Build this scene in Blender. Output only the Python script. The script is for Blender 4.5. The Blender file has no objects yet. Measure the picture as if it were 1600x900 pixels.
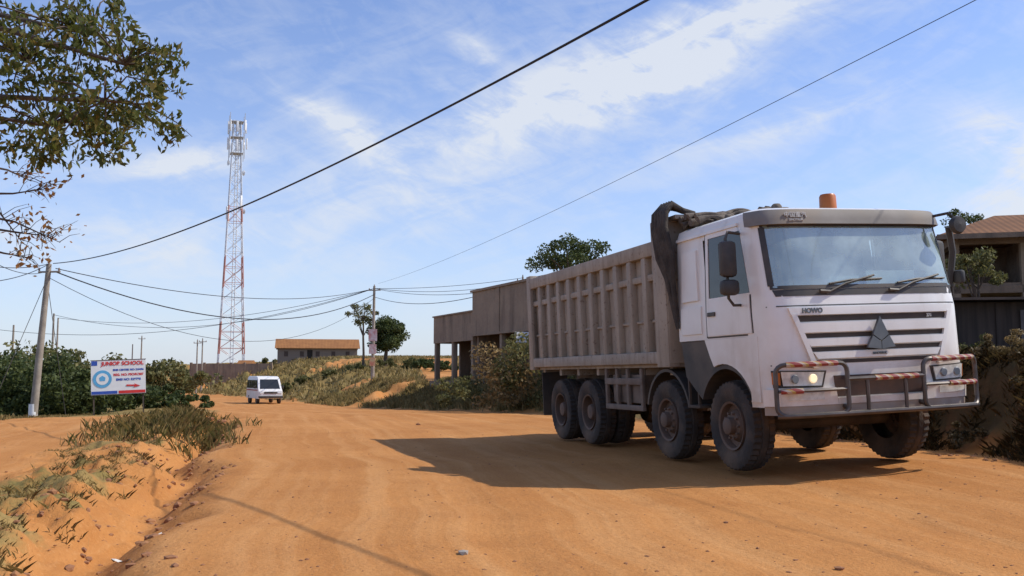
import bpy,bmesh,math,random
import numpy as np
from mathutils import Vector,Matrix
random.seed(7); rng=np.random.default_rng(7)
R=math.radians
scene=bpy.context.scene
COL=scene.collection
# ------------------------------------------------------------------ materials
def newmat(name):
    m=bpy.data.materials.new(name); m.use_nodes=True
    nt=m.node_tree; return m,nt,nt.nodes['Principled BSDF']
def ramp(nt,src,a,b,ca,cb):
    r=nt.nodes.new('ShaderNodeValToRGB'); e=r.color_ramp.elements
    if a>b: a,b,ca,cb=b,a,cb,ca
    e[0].position=a;e[1].position=b;e[0].color=(*ca,1);e[1].color=(*cb,1)
    nt.links.new(src,r.inputs[0]); return r.outputs[0]
def mixc(nt,f,a,b):
    n=nt.nodes.new('ShaderNodeMix'); n.data_type='RGBA'
    for i,s in ((0,f),(6,a),(7,b)):
        if isinstance(s,(int,float)): n.inputs[i].default_value=s
        elif isinstance(s,tuple): n.inputs[i].default_value=(*s,1)
        else: nt.links.new(s,n.inputs[i])
    return n.outputs[2]
def math_(nt,op,a,b=None,c=None,clamp=False):
    n=nt.nodes.new('ShaderNodeMath'); n.operation=op; n.use_clamp=clamp
    for i,s in enumerate((a,b,c)):
        if s is None: continue
        if isinstance(s,(int,float)): n.inputs[i].default_value=s
        else: nt.links.new(s,n.inputs[i])
    return n.outputs[0]
def noise_(nt,scale,detail=4,vec=None,rough=.55,dist=0):
    n=nt.nodes.new('ShaderNodeTexNoise'); n.inputs['Scale'].default_value=scale
    n.inputs['Detail'].default_value=detail; n.inputs['Roughness'].default_value=rough
    n.inputs['Distortion'].default_value=dist
    if vec is None:
        t=nt.nodes.new('ShaderNodeTexCoord'); vec=t.outputs['Object']
    nt.links.new(vec,n.inputs['Vector']); return n.outputs['Fac']
def mat(name,c,c2=None,rough=.7,metal=0,scale=4,bump=0,bscale=20,dust=None,dscale=1.5,dlo=.4,dhi=.7,spec=.4,emit=0,coat=0):
    m,nt,b=newmat(name)
    if c2 is None: c2=tuple(x*.8 for x in c)
    col=ramp(nt,noise_(nt,scale),.32,.68,c,c2)
    if dust: col=mixc(nt,ramp(nt,noise_(nt,dscale,6),dlo,dhi,(0,0,0),(1,1,1)),col,dust)
    nt.links.new(col,b.inputs['Base Color'])
    b.inputs['Roughness'].default_value=rough; b.inputs['Metallic'].default_value=metal
    b.inputs['Specular IOR Level'].default_value=spec; b.inputs['Coat Weight'].default_value=coat
    if bump:
        bn=nt.nodes.new('ShaderNodeBump'); bn.inputs['Strength'].default_value=bump; bn.inputs['Distance'].default_value=.03
        nt.links.new(noise_(nt,bscale,5),bn.inputs['Height']); nt.links.new(bn.outputs[0],b.inputs['Normal'])
    if emit: b.inputs['Emission Color'].default_value=(*c,1); b.inputs['Emission Strength'].default_value=emit
    return m
def leafmat(name,a,b_,c,rough=.6,trans=.25):
    m,nt,b=newmat(name)
    g=nt.nodes.new('ShaderNodeNewGeometry')
    r=nt.nodes.new('ShaderNodeValToRGB'); e=r.color_ramp.elements
    e[0].color=(*a,1); e[1].color=(*c,1); x=e.new(.55); x.color=(*b_,1)
    nt.links.new(g.outputs['Random Per Island'],r.inputs[0])
    col=mixc(nt,ramp(nt,noise_(nt,.6,2),.35,.65,(0,0,0),(.5,.5,.5)),r.outputs[0],tuple(x*.6 for x in b_))
    nt.links.new(col,b.inputs['Base Color']); b.inputs['Roughness'].default_value=rough
    b.inputs['Specular IOR Level'].default_value=.25
    t=nt.nodes.new('ShaderNodeBsdfTranslucent'); nt.links.new(col,t.inputs[0])
    mx=nt.nodes.new('ShaderNodeMixShader'); mx.inputs[0].default_value=trans
    nt.links.new(b.outputs[0],mx.inputs[1]); nt.links.new(t.outputs[0],mx.inputs[2])
    nt.links.new(mx.outputs[0],nt.nodes['Material Output'].inputs[0]); return m
# ------------------------------------------------------------------ mesh builder
class MB:
    def __init__(s): s.v=[];s.f=[];s.m=[]
    def add(s,vs,fs,mi=0):
        o=len(s.v); s.v+= [tuple(v) for v in vs]; s.f+=[tuple(i+o for i in f) for f in fs]; s.m+=[mi]*len(fs); return s
    def box(s,c,d,bev=0,rot=None,mi=0):
        bm=bmesh.new(); bmesh.ops.create_cube(bm,size=1)
        for v in bm.verts: v.co=Vector((v.co.x*d[0],v.co.y*d[1],v.co.z*d[2]))
        if bev: bmesh.ops.bevel(bm,geom=bm.edges[:],offset=min(bev,.45*min(d)),segments=2,affect='EDGES',profile=.5)
        M=Matrix.Translation(c)
        if rot is not None: M=M@(rot if isinstance(rot,Matrix) else Matrix.Rotation(rot,4,'Z'))
        bm.verts.index_update()
        s.add([M@v.co for v in bm.verts],[[v.index for v in f.verts] for f in bm.faces],mi); bm.free(); return s
    def bx(s,x0,x1,y0,y1,z0,z1,bev=0,mi=0):
        return s.box(((x0+x1)/2,(y0+y1)/2,(z0+z1)/2),(abs(x1-x0),abs(y1-y0),abs(z1-z0)),bev,None,mi)
    def tube(s,pts,r,seg=8,mi=0,cap=True):
        P=[Vector(p) for p in pts]; n=len(P)
        rs=r if isinstance(r,(list,tuple)) else [r]*n
        T=[(P[min(i+1,n-1)]-P[max(i-1,0)]).normalized() for i in range(n)]
        up=Vector((0,0,1)) if abs(T[0].z)<.9 else Vector((1,0,0))
        a=T[0].cross(up).normalized(); vs=[];fs=[]
        for i in range(n):
            a=(a-T[i]*a.dot(T[i])).normalized(); b=T[i].cross(a)
            for k in range(seg):
                t=2*math.pi*k/seg; vs.append(P[i]+(a*math.cos(t)+b*math.sin(t))*rs[i])
        for i in range(n-1):
            for k in range(seg):
                k2=(k+1)%seg; fs.append((i*seg+k,i*seg+k2,(i+1)*seg+k2,(i+1)*seg+k))
        if cap: fs.append(tuple(range(seg))[::-1]); fs.append(tuple((n-1)*seg+k for k in range(seg)))
        return s.add(vs,fs,mi)
    def lathe(s,prof,c=(0,0,0),axis='x',seg=40,mi=0,rf=None):
        vs=[];fs=[];n=len(prof)
        for k in range(seg):
            t=2*math.pi*k/seg
            for j,(a,r) in enumerate(prof):
                if rf: r=rf(k,j,r)
                p=(a,r*math.cos(t),r*math.sin(t)) if axis=='x' else (r*math.cos(t),r*math.sin(t),a) if axis=='z' else (r*math.cos(t),a,r*math.sin(t))
                vs.append((p[0]+c[0],p[1]+c[1],p[2]+c[2]))
        for k in range(seg):
            k2=(k+1)%seg
            for j in range(n-1): fs.append((k*n+j,k*n+j+1,k2*n+j+1,k2*n+j))
        return s.add(vs,fs,mi)
    def prism(s,poly,x0,x1,ax='x',mi=0):
        n=len(poly)
        def P(a,b,x): return (x,a,b) if ax=='x' else (a,x,b) if ax=='y' else (a,b,x)
        vs=[P(a,b,x0) for a,b in poly]+[P(a,b,x1) for a,b in poly]
        fs=[tuple(range(n))[::-1],tuple(range(n,2*n))]+[(i,(i+1)%n,n+(i+1)%n,n+i) for i in range(n)]
        return s.add(vs,fs,mi)
    def slab(s,P,cor,out,inn,nu=8,nv=3,mi=0):
        vs=[];fs=[]
        for off in (out,inn):
            for j in range(nv+1):
                for i in range(nu+1):
                    a=i/nu;b=j/nv
                    q=[(cor[0][k]*(1-a)+cor[1][k]*a)*(1-b)+(cor[3][k]*(1-a)+cor[2][k]*a)*b for k in (0,1)]
                    vs.append(P(q[0],q[1],off))
        N=(nu+1)*(nv+1); id=lambda i,j:j*(nu+1)+i
        for j in range(nv):
            for i in range(nu): fs.append((id(i,j),id(i+1,j),id(i+1,j+1),id(i,j+1)))
        ring=[id(i,0) for i in range(nu)]+[id(nu,j) for j in range(nv)]+[id(i,nv) for i in range(nu,0,-1)]+[id(0,j) for j in range(nv,0,-1)]
        for a,b in zip(ring,ring[1:]+ring[:1]): fs.append((b,a,a+N,b+N))
        return s.add(vs,fs,mi)
    def obj(s,name,mats,parent=None,smooth=35,label=None,cat=None,loc=None,fix=True,**kw):
        me=bpy.data.meshes.new(name); me.from_pydata(s.v,[],s.f)
        if not isinstance(mats,(list,tuple)): mats=[mats]
        for m in mats: me.materials.append(m)
        me.polygons.foreach_set('material_index',s.m)
        if fix:
            bm=bmesh.new(); bm.from_mesh(me); bmesh.ops.recalc_face_normals(bm,faces=bm.faces[:]); bm.to_mesh(me); bm.free()
        if smooth:
            me.polygons.foreach_set('use_smooth',[True]*len(me.polygons)); me.set_sharp_from_angle(angle=R(smooth))
        me.update(); return link(name,me,parent,label,cat,loc,**kw)
def link(name,data,parent=None,label=None,cat=None,loc=None,**kw):
    o=bpy.data.objects.new(name,data); COL.objects.link(o)
    if parent is not None: o.parent=parent
    if loc is not None: o.location=loc
    if label: o['label']=label
    if cat: o['category']=cat
    for k,v in kw.items(): o[k]=v
    return o
def text(s,size,M,m,name='lettering',parent=None,ext=.004,bold=0,label=None,ax='CENTER'):
    c=bpy.data.curves.new('t','FONT'); c.body=s; c.size=size; c.extrude=ext; c.align_x=ax; c.align_y='CENTER'; c.offset=bold
    o=bpy.data.objects.new('t',c); COL.objects.link(o); bpy.context.view_layer.update()
    me=bpy.data.meshes.new_from_object(o.evaluated_get(bpy.context.evaluated_depsgraph_get()))
    bpy.data.objects.remove(o); me.transform(M); me.materials.clear(); me.materials.append(m)
    return link(name,me,parent,label)
def FR(x,y,z,yaw=0,tilt=0):
    return Matrix.Translation((x,y,z))@Matrix.Rotation(yaw,4,'Z')@Matrix.Rotation(R(90)-tilt,4,'X')
# ------------------------------------------------------------------ terrain
def ss(a,b,x):
    t=np.clip((np.asarray(x,dtype=float)-a)/(b-a),0,1); return t*t*(3-2*t)
def vn(x,y,seed=0):
    x=np.asarray(x,dtype=float)+1000.37;y=np.asarray(y,dtype=float)+1000.71
    xi=np.floor(x).astype(np.int64);yi=np.floor(y).astype(np.int64);fx=x-xi;fy=y-yi
    fx=fx*fx*(3-2*fx);fy=fy*fy*(3-2*fy)
    def h(a,b):
        n=(a*374761393+b*668265263+seed*974711)&0x7fffffff
        n=((n^(n>>13))*1274126177)&0x7fffffff
        return ((n^(n>>16))&0xffff)/65535.
    return (h(xi,yi)*(1-fx)+h(xi+1,yi)*fx)*(1-fy)+(h(xi,yi+1)*(1-fx)+h(xi+1,yi+1)*fx)*fy
def fbm(x,y,o=4,seed=0):
    s=0;a=.5
    for i in range(o): s=s+a*vn(np.asarray(x)*2**i,np.asarray(y)*2**i,seed+i); a*=.5
    return s
def LE(y):
    y=np.asarray(y,dtype=float)
    return np.interp(y,[-60,5.8,11,20,31,45,60,77,100,140,300,1700],[-2,-2.2,-3.7,-6,-8.8,-13,-19,-25,-39,-62,-150,-900])+(fbm(y*.5,0*y,4,9)-.45)*1.1
def RE(y):
    y=np.asarray(y,dtype=float)
    return np.interp(y,[-60,10,13,19,26,34,45,64,77,100,140,300,1700],[6.6,6.3,6.0,4.7,3.0,1.4,-4.8,-11.5,-17.0,-29,-50,-135,-880])+(fbm(y*.4,0*y+3,3,5)-.45)*.9
CA,SA=math.cos(R(17)),math.sin(R(17))
def H(x,y):
    x=np.asarray(x,dtype=float);y=np.asarray(y,dtype=float)
    le=LE(y);re=RE(y);u=le-x;v=x-re
    h=-.9*ss(22,75,y)+.9*ss(200,500,y)
    fade=1-ss(24,36,y)
    n1=fbm(x*.9,y*.9,4,1)-.47;n2=fbm(x*3.1,y*3.1,4,12)-.47;n3=fbm(x*7,y*7,2,14)-.38
    bz=ss(.2,.8,u)*(1-ss(1.9,3.0,u))*fade
    er=np.abs(fbm(x*1.7+.4*n1,y*1.7,4,41)-.47)
    h=h+fade*(.10*np.exp(-((u-1.35-n1*1.2)/.5)**2)*(1+n2*1.5)-.30*np.exp(-((u-.42-n1*.4)/.36)**2))
    h=h+bz*(.24*n2+.10*n3-.55*np.clip(.07-er,0,1)*2)
    h=h+.10*np.exp(-((u-1.3)/.9)**2-((y-24)/2.5)**2)
    h=h-.42*ss(24,42,y)*ss(2,9,u)
    A=np.interp(y,[-60,8,12,20,28,40,55,80,120,150,300,900,1700],[.7,.9,1.2,1.25,1.2,1.3,1.5,1.9,4.3,4.9,7,9,9])
    w=np.interp(y,[0,20,30,45,60,80,120,150,300],[1.2,1.3,4,7,7,8,24,30,90])
    h=h+A*ss(0,1,v/w+n1*.5*np.clip(v,0,1))+ss(0,.4,v)*(n2*.34+n3*.14)*(1-ss(22,30,y))
    xl=(x-4.13)*CA+(y-10.75)*SA
    h=h+(.05+.044*np.clip(xl+1.25,-.8,2.6))*ss(5,9,y)*(1-ss(19,26,y))*ss(-6,-2,xl)
    h=h+.05*n1*(1+3*np.clip(ss(.2,1.2,v)+ss(3,6,u),0,1))+.014*(fbm(x*4,y*4,3,4)-.45)
    c=(le+re)/2;uu=x-c
    for o in (-2.2,-.6,1.3): h=h-.018*np.exp(-((uu-o-.3*vn(y*.1,o+0*y,3))/.22)**2)
    return h
def Hs(x,y): return float(H(np.array([x]),np.array([y]))[0])
def segd(x,y,pts):
    d=np.full(np.shape(x),1e9)
    for (ax,ay),(bx,by) in zip(pts,pts[1:]):
        dx,dy=bx-ax,by-ay;t=np.clip(((x-ax)*dx+(y-ay)*dy)/(dx*dx+dy*dy),0,1)
        d=np.minimum(d,np.hypot(x-ax-t*dx,y-ay-t*dy))
    return d
def VEG(x,y):
    le=LE(y);re=RE(y);u=le-x;v=x-re
    p=fbm(x*1.3,y*1.3,4,21)
    near=1-ss(30,38,y)
    band=ss(.7,1.1,u)*(1-ss(1.8,2.8,u))*ss(.36,.52,p)*.8
    g=near*(band+.9*ss(7,8.5,u+p))+(1-near)*ss(.3,1.5,u+p-.5)
    g=g+ss(.2,1.0,v+(p-.5)*2)*ss(-.1,.2,v)
    g=g*(1-.85*(1-ss(1.4,2.6,segd(x,y,[(-12,60),(-8.5,62),(-6,68),(-5,78),(-8,100),(-9,125)])+(p-.5))))
    g=g*(1-.8*ss(.56,.64,fbm(x*.12,y*.12,3,31))*ss(60,80,y))
    return np.clip(g,0,1)
ys=[-60,-45,-35,-26,-19,-13,-8,-4,-1,1,2.2,3]
while ys[-1]<1650: ys.append(ys[-1]+.03+.0085*ys[-1])
ys=np.array(ys)
ks=np.concatenate([np.linspace(-1.6,-.64,26),np.linspace(-.62,.62,460),np.linspace(.64,1.6,26)])
Y,K=np.meshgrid(ys,ks,indexing='ij'); X=K*(7+np.abs(Y)); Z=H(X,Y); V=VEG(X,Y); U=X-(LE(Y)+RE(Y))/2
DK=ss(.0,.5,X-RE(Y))*(1-ss(24,32,Y))  # mask for the right bank's shade, painted into the soil colour
nr,nc=X.shape
idx=np.arange(nr*nc).reshape(nr,nc)
quads=np.stack([idx[:-1,:-1],idx[:-1,1:],idx[1:,1:],idx[1:,:-1]],-1).reshape(-1,4)
cx=X.ravel()[quads].mean(1);cy=Y.ravel()[quads].mean(1)
road=(cx>LE(cy))&(cx<RE(cy))
def groundmat():
    m,nt,b=newmat('laterite ground')
    L=nt.links
    tc=nt.nodes.new('ShaderNodeTexCoord').outputs['Object']
    av=nt.nodes.new('ShaderNodeAttribute');av.attribute_name='veg'
    au=nt.nodes.new('ShaderNodeAttribute');au.attribute_name='across'
    ad=nt.nodes.new('ShaderNodeAttribute');ad.attribute_name='painted_shade'
    sep=nt.nodes.new('ShaderNodeSeparateXYZ');L.new(tc,sep.inputs[0])
    cmb=nt.nodes.new('ShaderNodeCombineXYZ');L.new(math_(nt,'MULTIPLY',au.outputs['Fac'],2.1),cmb.inputs[0]);L.new(math_(nt,'MULTIPLY',sep.outputs[1],.045),cmb.inputs[1])
    trk=noise_(nt,1.0,6,cmb.outputs[0],.66,.1)
    big=noise_(nt,.3,5,tc,.6,.5); mid=noise_(nt,2.2,7,tc,.68); fine=noise_(nt,26,4,tc,.75)
    d=ramp(nt,big,.35,.65,(.52,.235,.074),(.43,.18,.052))
    d=mixc(nt,ramp(nt,trk,.48,.66,(0,0,0),(.6,.6,.6)),d,(.60,.31,.12))
    d=mixc(nt,ramp(nt,trk,.46,.30,(0,0,0),(.45,.45,.45)),d,(.37,.145,.042))
    d=mixc(nt,ramp(nt,mid,.5,.75,(0,0,0),(.45,.45,.45)),d,(.36,.145,.046))
    d=mixc(nt,ramp(nt,fine,.54,.75,(0,0,0),(.55,.55,.55)),d,(.28,.12,.045))
    d=mixc(nt,ramp(nt,fine,.44,.27,(0,0,0),(.45,.45,.45)),d,(.64,.37,.17))
    g=ramp(nt,mid,.3,.7,(.22,.175,.06),(.36,.23,.085))
    g=mixc(nt,ramp(nt,big,.50,.64,(0,0,0),(.6,.6,.6)),g,(.16,.145,.042))
    g=mixc(nt,ramp(nt,fine,.45,.7,(0,0,0),(.55,.55,.55)),g,(.12,.09,.035))
    f=math_(nt,'ADD',av.outputs['Fac'],math_(nt,'MULTIPLY',math_(nt,'SUBTRACT',mid,.5),2.2))
    f=ramp(nt,f,.35,.8,(0,0,0),(1,1,1))
    c=mixc(nt,f,d,g)
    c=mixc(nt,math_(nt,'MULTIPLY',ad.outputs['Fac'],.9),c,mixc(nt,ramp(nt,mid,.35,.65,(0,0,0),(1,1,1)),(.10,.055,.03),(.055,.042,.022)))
    L.new(c,b.inputs['Base Color'])
    b.inputs['Roughness'].default_value=.95;b.inputs['Specular IOR Level'].default_value=.1
    hh=math_(nt,'ADD',math_(nt,'MULTIPLY',mid,.7),math_(nt,'ADD',math_(nt,'MULTIPLY',fine,.26),math_(nt,'MULTIPLY',trk,.28)))
    bn=nt.nodes.new('ShaderNodeBump');bn.inputs['Strength'].default_value=.75;bn.inputs['Distance'].default_value=.07
    L.new(hh,bn.inputs['Height']);L.new(bn.outputs[0],b.inputs['Normal']);return m
GM=groundmat()
def submesh(name,mask):
    q=quads[mask];used,inv=np.unique(q,return_inverse=True);inv=inv.reshape(-1,4)
    me=bpy.data.meshes.new(name);co=np.stack([X.ravel()[used],Y.ravel()[used],Z.ravel()[used]],-1)
    me.vertices.add(len(used));me.vertices.foreach_set('co',co.ravel())
    me.loops.add(inv.size);me.loops.foreach_set('vertex_index',inv.ravel().astype(np.int32))
    me.polygons.add(len(inv));me.polygons.foreach_set('loop_start',np.arange(0,inv.size,4,dtype=np.int32))
    me.polygons.foreach_set('loop_total',np.full(len(inv),4,dtype=np.int32))
    me.update(calc_edges=True)
    me.polygons.foreach_set('use_smooth',[True]*len(inv))
    for nm,arr in (('veg',V),('across',U),('painted_shade',DK)):
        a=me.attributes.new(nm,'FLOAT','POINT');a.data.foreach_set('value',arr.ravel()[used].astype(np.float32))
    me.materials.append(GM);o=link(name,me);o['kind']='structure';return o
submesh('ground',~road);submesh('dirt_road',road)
# ------------------------------------------------------------------ vegetation helpers
def quadmesh(name,co,mats,parent=None,nvert=4,mi=None,**kw):
    n=len(co)//nvert;me=bpy.data.meshes.new(name)
    me.vertices.add(len(co));me.vertices.foreach_set('co',np.asarray(co,dtype=np.float32).ravel())
    me.loops.add(len(co));me.loops.foreach_set('vertex_index',np.arange(len(co),dtype=np.int32))
    me.polygons.add(n);me.polygons.foreach_set('loop_start',np.arange(0,len(co),nvert,dtype=np.int32))
    me.polygons.foreach_set('loop_total',np.full(n,nvert,dtype=np.int32));me.update(calc_edges=True)
    for m in (mats if isinstance(mats,list) else [mats]): me.materials.append(m)
    return link(name,me,parent,**kw)
def leaves(C,size,asp=.5,droop=0.):
    n=len(C);d=rng.normal(size=(n,3));d[:,2]-=droop;d/=np.linalg.norm(d,axis=1)[:,None]
    t=rng.normal(size=(n,3));s=np.cross(d,t);s/=np.linalg.norm(s,axis=1)[:,None]
    L=(size*rng.uniform(.6,1.3,n))[:,None]
    return np.stack([C-d*L/2,C+s*L*asp/2,C+d*L/2,C-s*L*asp/2],1).reshape(-1,3)
def clumpPts(c,r,n,shell=.5):
    d=rng.normal(size=(n,3));d/=np.linalg.norm(d,axis=1)[:,None]
    rad=rng.uniform(0,1,n)**(shell/1.5)
    return np.array(c)+d*rad[:,None]*np.array(r)
def crown(c,r,ncl,nl,cr,size,asp=.55,droop=.2,flat=.7):
    out=[]
    for i in range(ncl):
        d=rng.normal(size=3);d/=np.linalg.norm(d);k=rng.uniform(.25,1)**.6*rng.uniform(.8,1.12)
        p=np.array(c)+d*k*np.array(r);q=cr*rng.uniform(.6,1.35)
        out.append(clumpPts(p,(q,q,q*flat),int(nl*rng.uniform(.6,1.3))))
    return leaves(np.concatenate(out),size,asp,droop)
LEAF_D=leafmat('dark green foliage',(.035,.055,.018),(.08,.105,.03),(.15,.17,.05),trans=.33)
LEAF_O=leafmat('olive foliage',(.08,.09,.032),(.16,.155,.052),(.28,.24,.09),trans=.33)
LEAF_DRY=leafmat('dry foliage',(.13,.10,.045),(.29,.20,.08),(.44,.29,.12),trans=.3)
LEAF_N=leafmat('near tree foliage',(.05,.065,.015),(.12,.14,.03),(.27,.20,.06),trans=.45)
LEAF_OR=leafmat('withered leaves',(.35,.15,.04),(.45,.24,.07),(.28,.17,.07),trans=.4)
GRASS=leafmat('dry grass blades',(.20,.17,.06),(.36,.26,.10),(.50,.37,.17),trans=.4)
GRASS_D=leafmat('brown grass with painted shade',(.06,.05,.022),(.14,.10,.042),(.26,.18,.08),trans=.25)  # darker copy of the dry grass, with the bank's shade in its colour
BARK=mat('bark',(.12,.085,.06),(.06,.045,.035),rough=.9,scale=8,bump=.6)
def tufts(name,P,h,nb,m,lean=.5,wid=.012,spread=.4,**kw):
    P=np.repeat(P,nb,0);n=len(P);P=P+np.stack([rng.normal(0,h*spread,n),rng.normal(0,h*spread,n),np.zeros(n)],1)
    P[:,2]=H(P[:,0],P[:,1])-.015
    a=rng.uniform(0,6.28,n);hh=h*rng.uniform(.35,1.25,n);ln=hh*lean*rng.uniform(0,1.6,n)
    s=np.stack([-np.sin(a),np.cos(a),0*a],1)*wid*rng.uniform(.6,1.5,n)[:,None];d=np.stack([np.cos(a),np.sin(a),0*a],1)
    mid=P+d*(ln*.3)[:,None];mid[:,2]+=hh*.6;tip=P+d*ln[:,None];tip[:,2]+=hh
    co=np.stack([P-s,P+s,mid+s*.7,tip,mid-s*.7],1).reshape(-1,3)
    o=quadmesh(name,co,m,nvert=5);o['kind']='stuff'
    for k,v in kw.items(): o[k]=v
    return o
def keep(x,y,cond):
    x=x[cond];y=y[cond];return np.stack([x,y,H(x,y)],1)
y=4.5+29*rng.uniform(0,1,12000)**1.1;x=LE(y)-rng.uniform(.7,3.0,len(y));P=keep(x,y,(VEG(x,y)>.25)&(fbm(x*2.4,y*2.4,3,77)>.43))
tufts('roadside_grass',P,.05,7,GRASS,wid=.0022,lean=.8,spread=.7,label='short dry grass on the eroded roadside berm',category='grass')
y=rng.normal(23.5,2.8,420);x=LE(y)-rng.normal(1.3,.6,len(y));P=keep(x,y,y>16)
tufts('berm_weeds',P,.22,9,LEAF_O,wid=.007,lean=.6,spread=.6,label='olive weeds growing on the berm',category='weeds')
tufts('berm_weeds',P[:400],.26,9,GRASS,wid=.006,lean=.6,spread=.6,label='dry brown weeds growing on the berm',category='weeds')
y=rng.uniform(4.8,15,260);x=LE(y)-rng.uniform(.7,2.2,len(y));P=keep(x,y,fbm(x*2.4,y*2.4,3,79)>.47)
tufts('berm_weeds',P,.085,12,GRASS,wid=.0022,lean=.9,spread=.5,label='sparse dry weeds on the near berm',category='weeds')
y=rng.uniform(14,45,9000);x=LE(y)-rng.uniform(6.5,20,len(y));P=keep(x,y,(VEG(x,y)>.4))
tufts('verge_grass',P,.17,6,GRASS,wid=.011,label='low dry grass beside the dirt track',category='grass')
y=rng.uniform(9,24,11000);x=RE(y)+rng.uniform(.05,3.2,len(y));P=keep(x,y,(fbm(x*1.5,y*1.5,3,78)>.36))
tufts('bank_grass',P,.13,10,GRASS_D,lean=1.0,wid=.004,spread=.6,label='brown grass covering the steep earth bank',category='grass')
y=rng.uniform(28,75,13000);x=RE(y)+rng.uniform(.2,12,len(y));P=keep(x,y,(VEG(x,y)>.5))
tufts('slope_grass',P,.32,6,GRASS,wid=.022,label='tall dry green grass on the slope by the building',category='grass')
y=rng.uniform(75,170,12000);x=RE(y)+rng.uniform(.5,45,len(y));P=keep(x,y,(VEG(x,y)>.6))
tufts('hill_grass',P,.4,4,GRASS,wid=.07,label='rough grass covering the low hill',category='grass')
def bush(c,r,n=14,nl=110,size=.2,m=LEAF_O,label='leafy green roadside bush',**kw):
    z=Hs(c[0],c[1]);cr=min(r)*.42
    co=crown((c[0],c[1],z+r[2]*.75),(r[0],r[1],r[2]),n,nl,cr,size)
    co[:,2]=np.maximum(co[:,2],z-.1)
    return quadmesh('bush',co,m,label=label,category='bush',**kw)
def hedge(pxs,depth,m=LEAF_D,w=2.2,size=.24,label='dense dark green bush in the roadside thicket'):
    for p,t in pxs:
        d=depth+random.uniform(-2,2);x=(p-800)/1500*d;zt=1.2+(588-t)/1500*d;z0=Hs(x,d)
        hgt=max(zt-z0,1)
        bush((x,d),(w*random.uniform(.8,1.2),w,hgt*.6),n=22,nl=110,size=size,m=m,label=label,group='roadside thicket')
hedge([(-60,545),(-15,550),(25,560),(62,555),(100,560),(140,575),(20,595),(90,600)],50)
hedge([(175,603),(215,593),(250,603),(120,593),(285,610)],58,w=2.4)
hedge([(10,538),(60,533),(95,545),(140,552),(180,565)],85,w=4,size=.4,m=LEAF_O,label='olive green tree-like bush rising above the thicket')
hedge([(235,566),(275,572),(205,568)],105,w=4.5,size=.45,m=LEAF_O)
hedge([(320,574),(395,568),(420,563),(340,578)],160,w=4.5,size=.55,m=LEAF_O,label='olive bush beside the compound wall')
hedge([(660,575),(690,570)],92,w=1.6,size=.25,m=LEAF_D,label='small dark bush on the red dirt slope')
hedge([(455,600),(520,602),(480,585),(560,580),(600,575),(640,590)],95,w=1.3,size=.2,m=LEAF_O,label='low scrub bush on the grassy hill')
bush((-.1,37),(1.5,1.5,1.5),18,160,.15,LEAF_DRY,'dry orange-green bush in front of the concrete building')
bush((1.1,36),(1.6,1.4,1.9),18,160,.15,LEAF_O,'tall olive bush in front of the concrete building')
bush((-2.1,40),(1.2,1.2,.9),12,120,.14,LEAF_O,'low bush at the foot of the building')
for bx_,by_,r_,m_ in ((8.6,18.2,(.8,.8,.3),LEAF_O),(7.6,14.8,(.6,.6,.22),LEAF_DRY),(7.3,13.2,(.5,.5,.2),GRASS_D),(6.5,16.2,(.6,.6,.28),GRASS_D),(6.3,13.4,(.35,.4,.2),GRASS_D),(8.2,16.4,(.7,.6,.26),LEAF_DRY),(6.9,12.4,(.45,.45,.22),GRASS_D),(7.0,14.4,(.4,.4,.2),GRASS_D)):
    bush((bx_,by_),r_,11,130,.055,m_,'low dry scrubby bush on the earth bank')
def tree(name,base,hgt,c,r,ncl,nl,cr,size,m,tr=.18,label='',nb=9,droop=.2,flat=.7):
    bz=Hs(*base);e=link(name,None,label=label,cat='tree',loc=(base[0],base[1],bz))
    c=(c[0]-base[0],c[1]-base[1],c[2]-bz)
    mb=MB();pts=[(0,0,-.2)]+[(random.uniform(-.1,.1)*hgt*.1+c[0]*t,c[1]*t,c[2]*t*.95) for t in (.3,.6,.85,1)]
    mb.tube(pts,[tr*1.2,tr,tr*.85,tr*.6,tr*.3],8)
    for i in range(nb):
        d=Vector(rng.normal(size=3)).normalized();d.z=abs(d.z)*.7
        s=Vector(pts[2+(i%2)]);q=Vector(c)+Vector((d.x*r[0],d.y*r[1],d.z*r[2]))*.85
        mb.tube([s,s.lerp(q,.5)+Vector((0,0,.1*r[2])),q],[tr*.5,tr*.3,tr*.08],5)
    mb.obj('trunk',BARK,e)
    quadmesh('crown',crown(c,r,ncl,nl,cr,size,droop=droop,flat=flat),m,e)
    return e
def W(px,py,d): return ((px-800)/1500*d,d,1.2+(588-py)/1500*d)
tree('tree',W(895,560,78)[:2],9,W(893,402,78),(3.5,3,2.0),40,190,.85,.24,LEAF_D,.22,'wide dark green tree standing behind the concrete building')
tree('tree',W(603,560,100)[:2],5,W(605,521,100),(2.0,2.0,1.75),60,230,.75,.24,LEAF_D,.2,'round dense dark tree beside the utility pole')
tree('tree',W(568,560,98)[:2],6,W(568,488,98),(1.6,1.4,1.5),15,80,.5,.24,LEAF_O,.12,'thin sparse tree with uneven crown near the pole')
tree('tree',W(1525,470,27)[:2],4,W(1535,420,27),(.85,.8,.65),18,110,.28,.12,LEAF_O,.06,'small leafy tree in front of the upper house')
tree('tree',W(1515,400,60)[:2],7,W(1515,338,60),(1.3,1.2,.5),12,80,.4,.16,LEAF_D,.1,'dark tree top behind the rust-roofed house')
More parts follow.
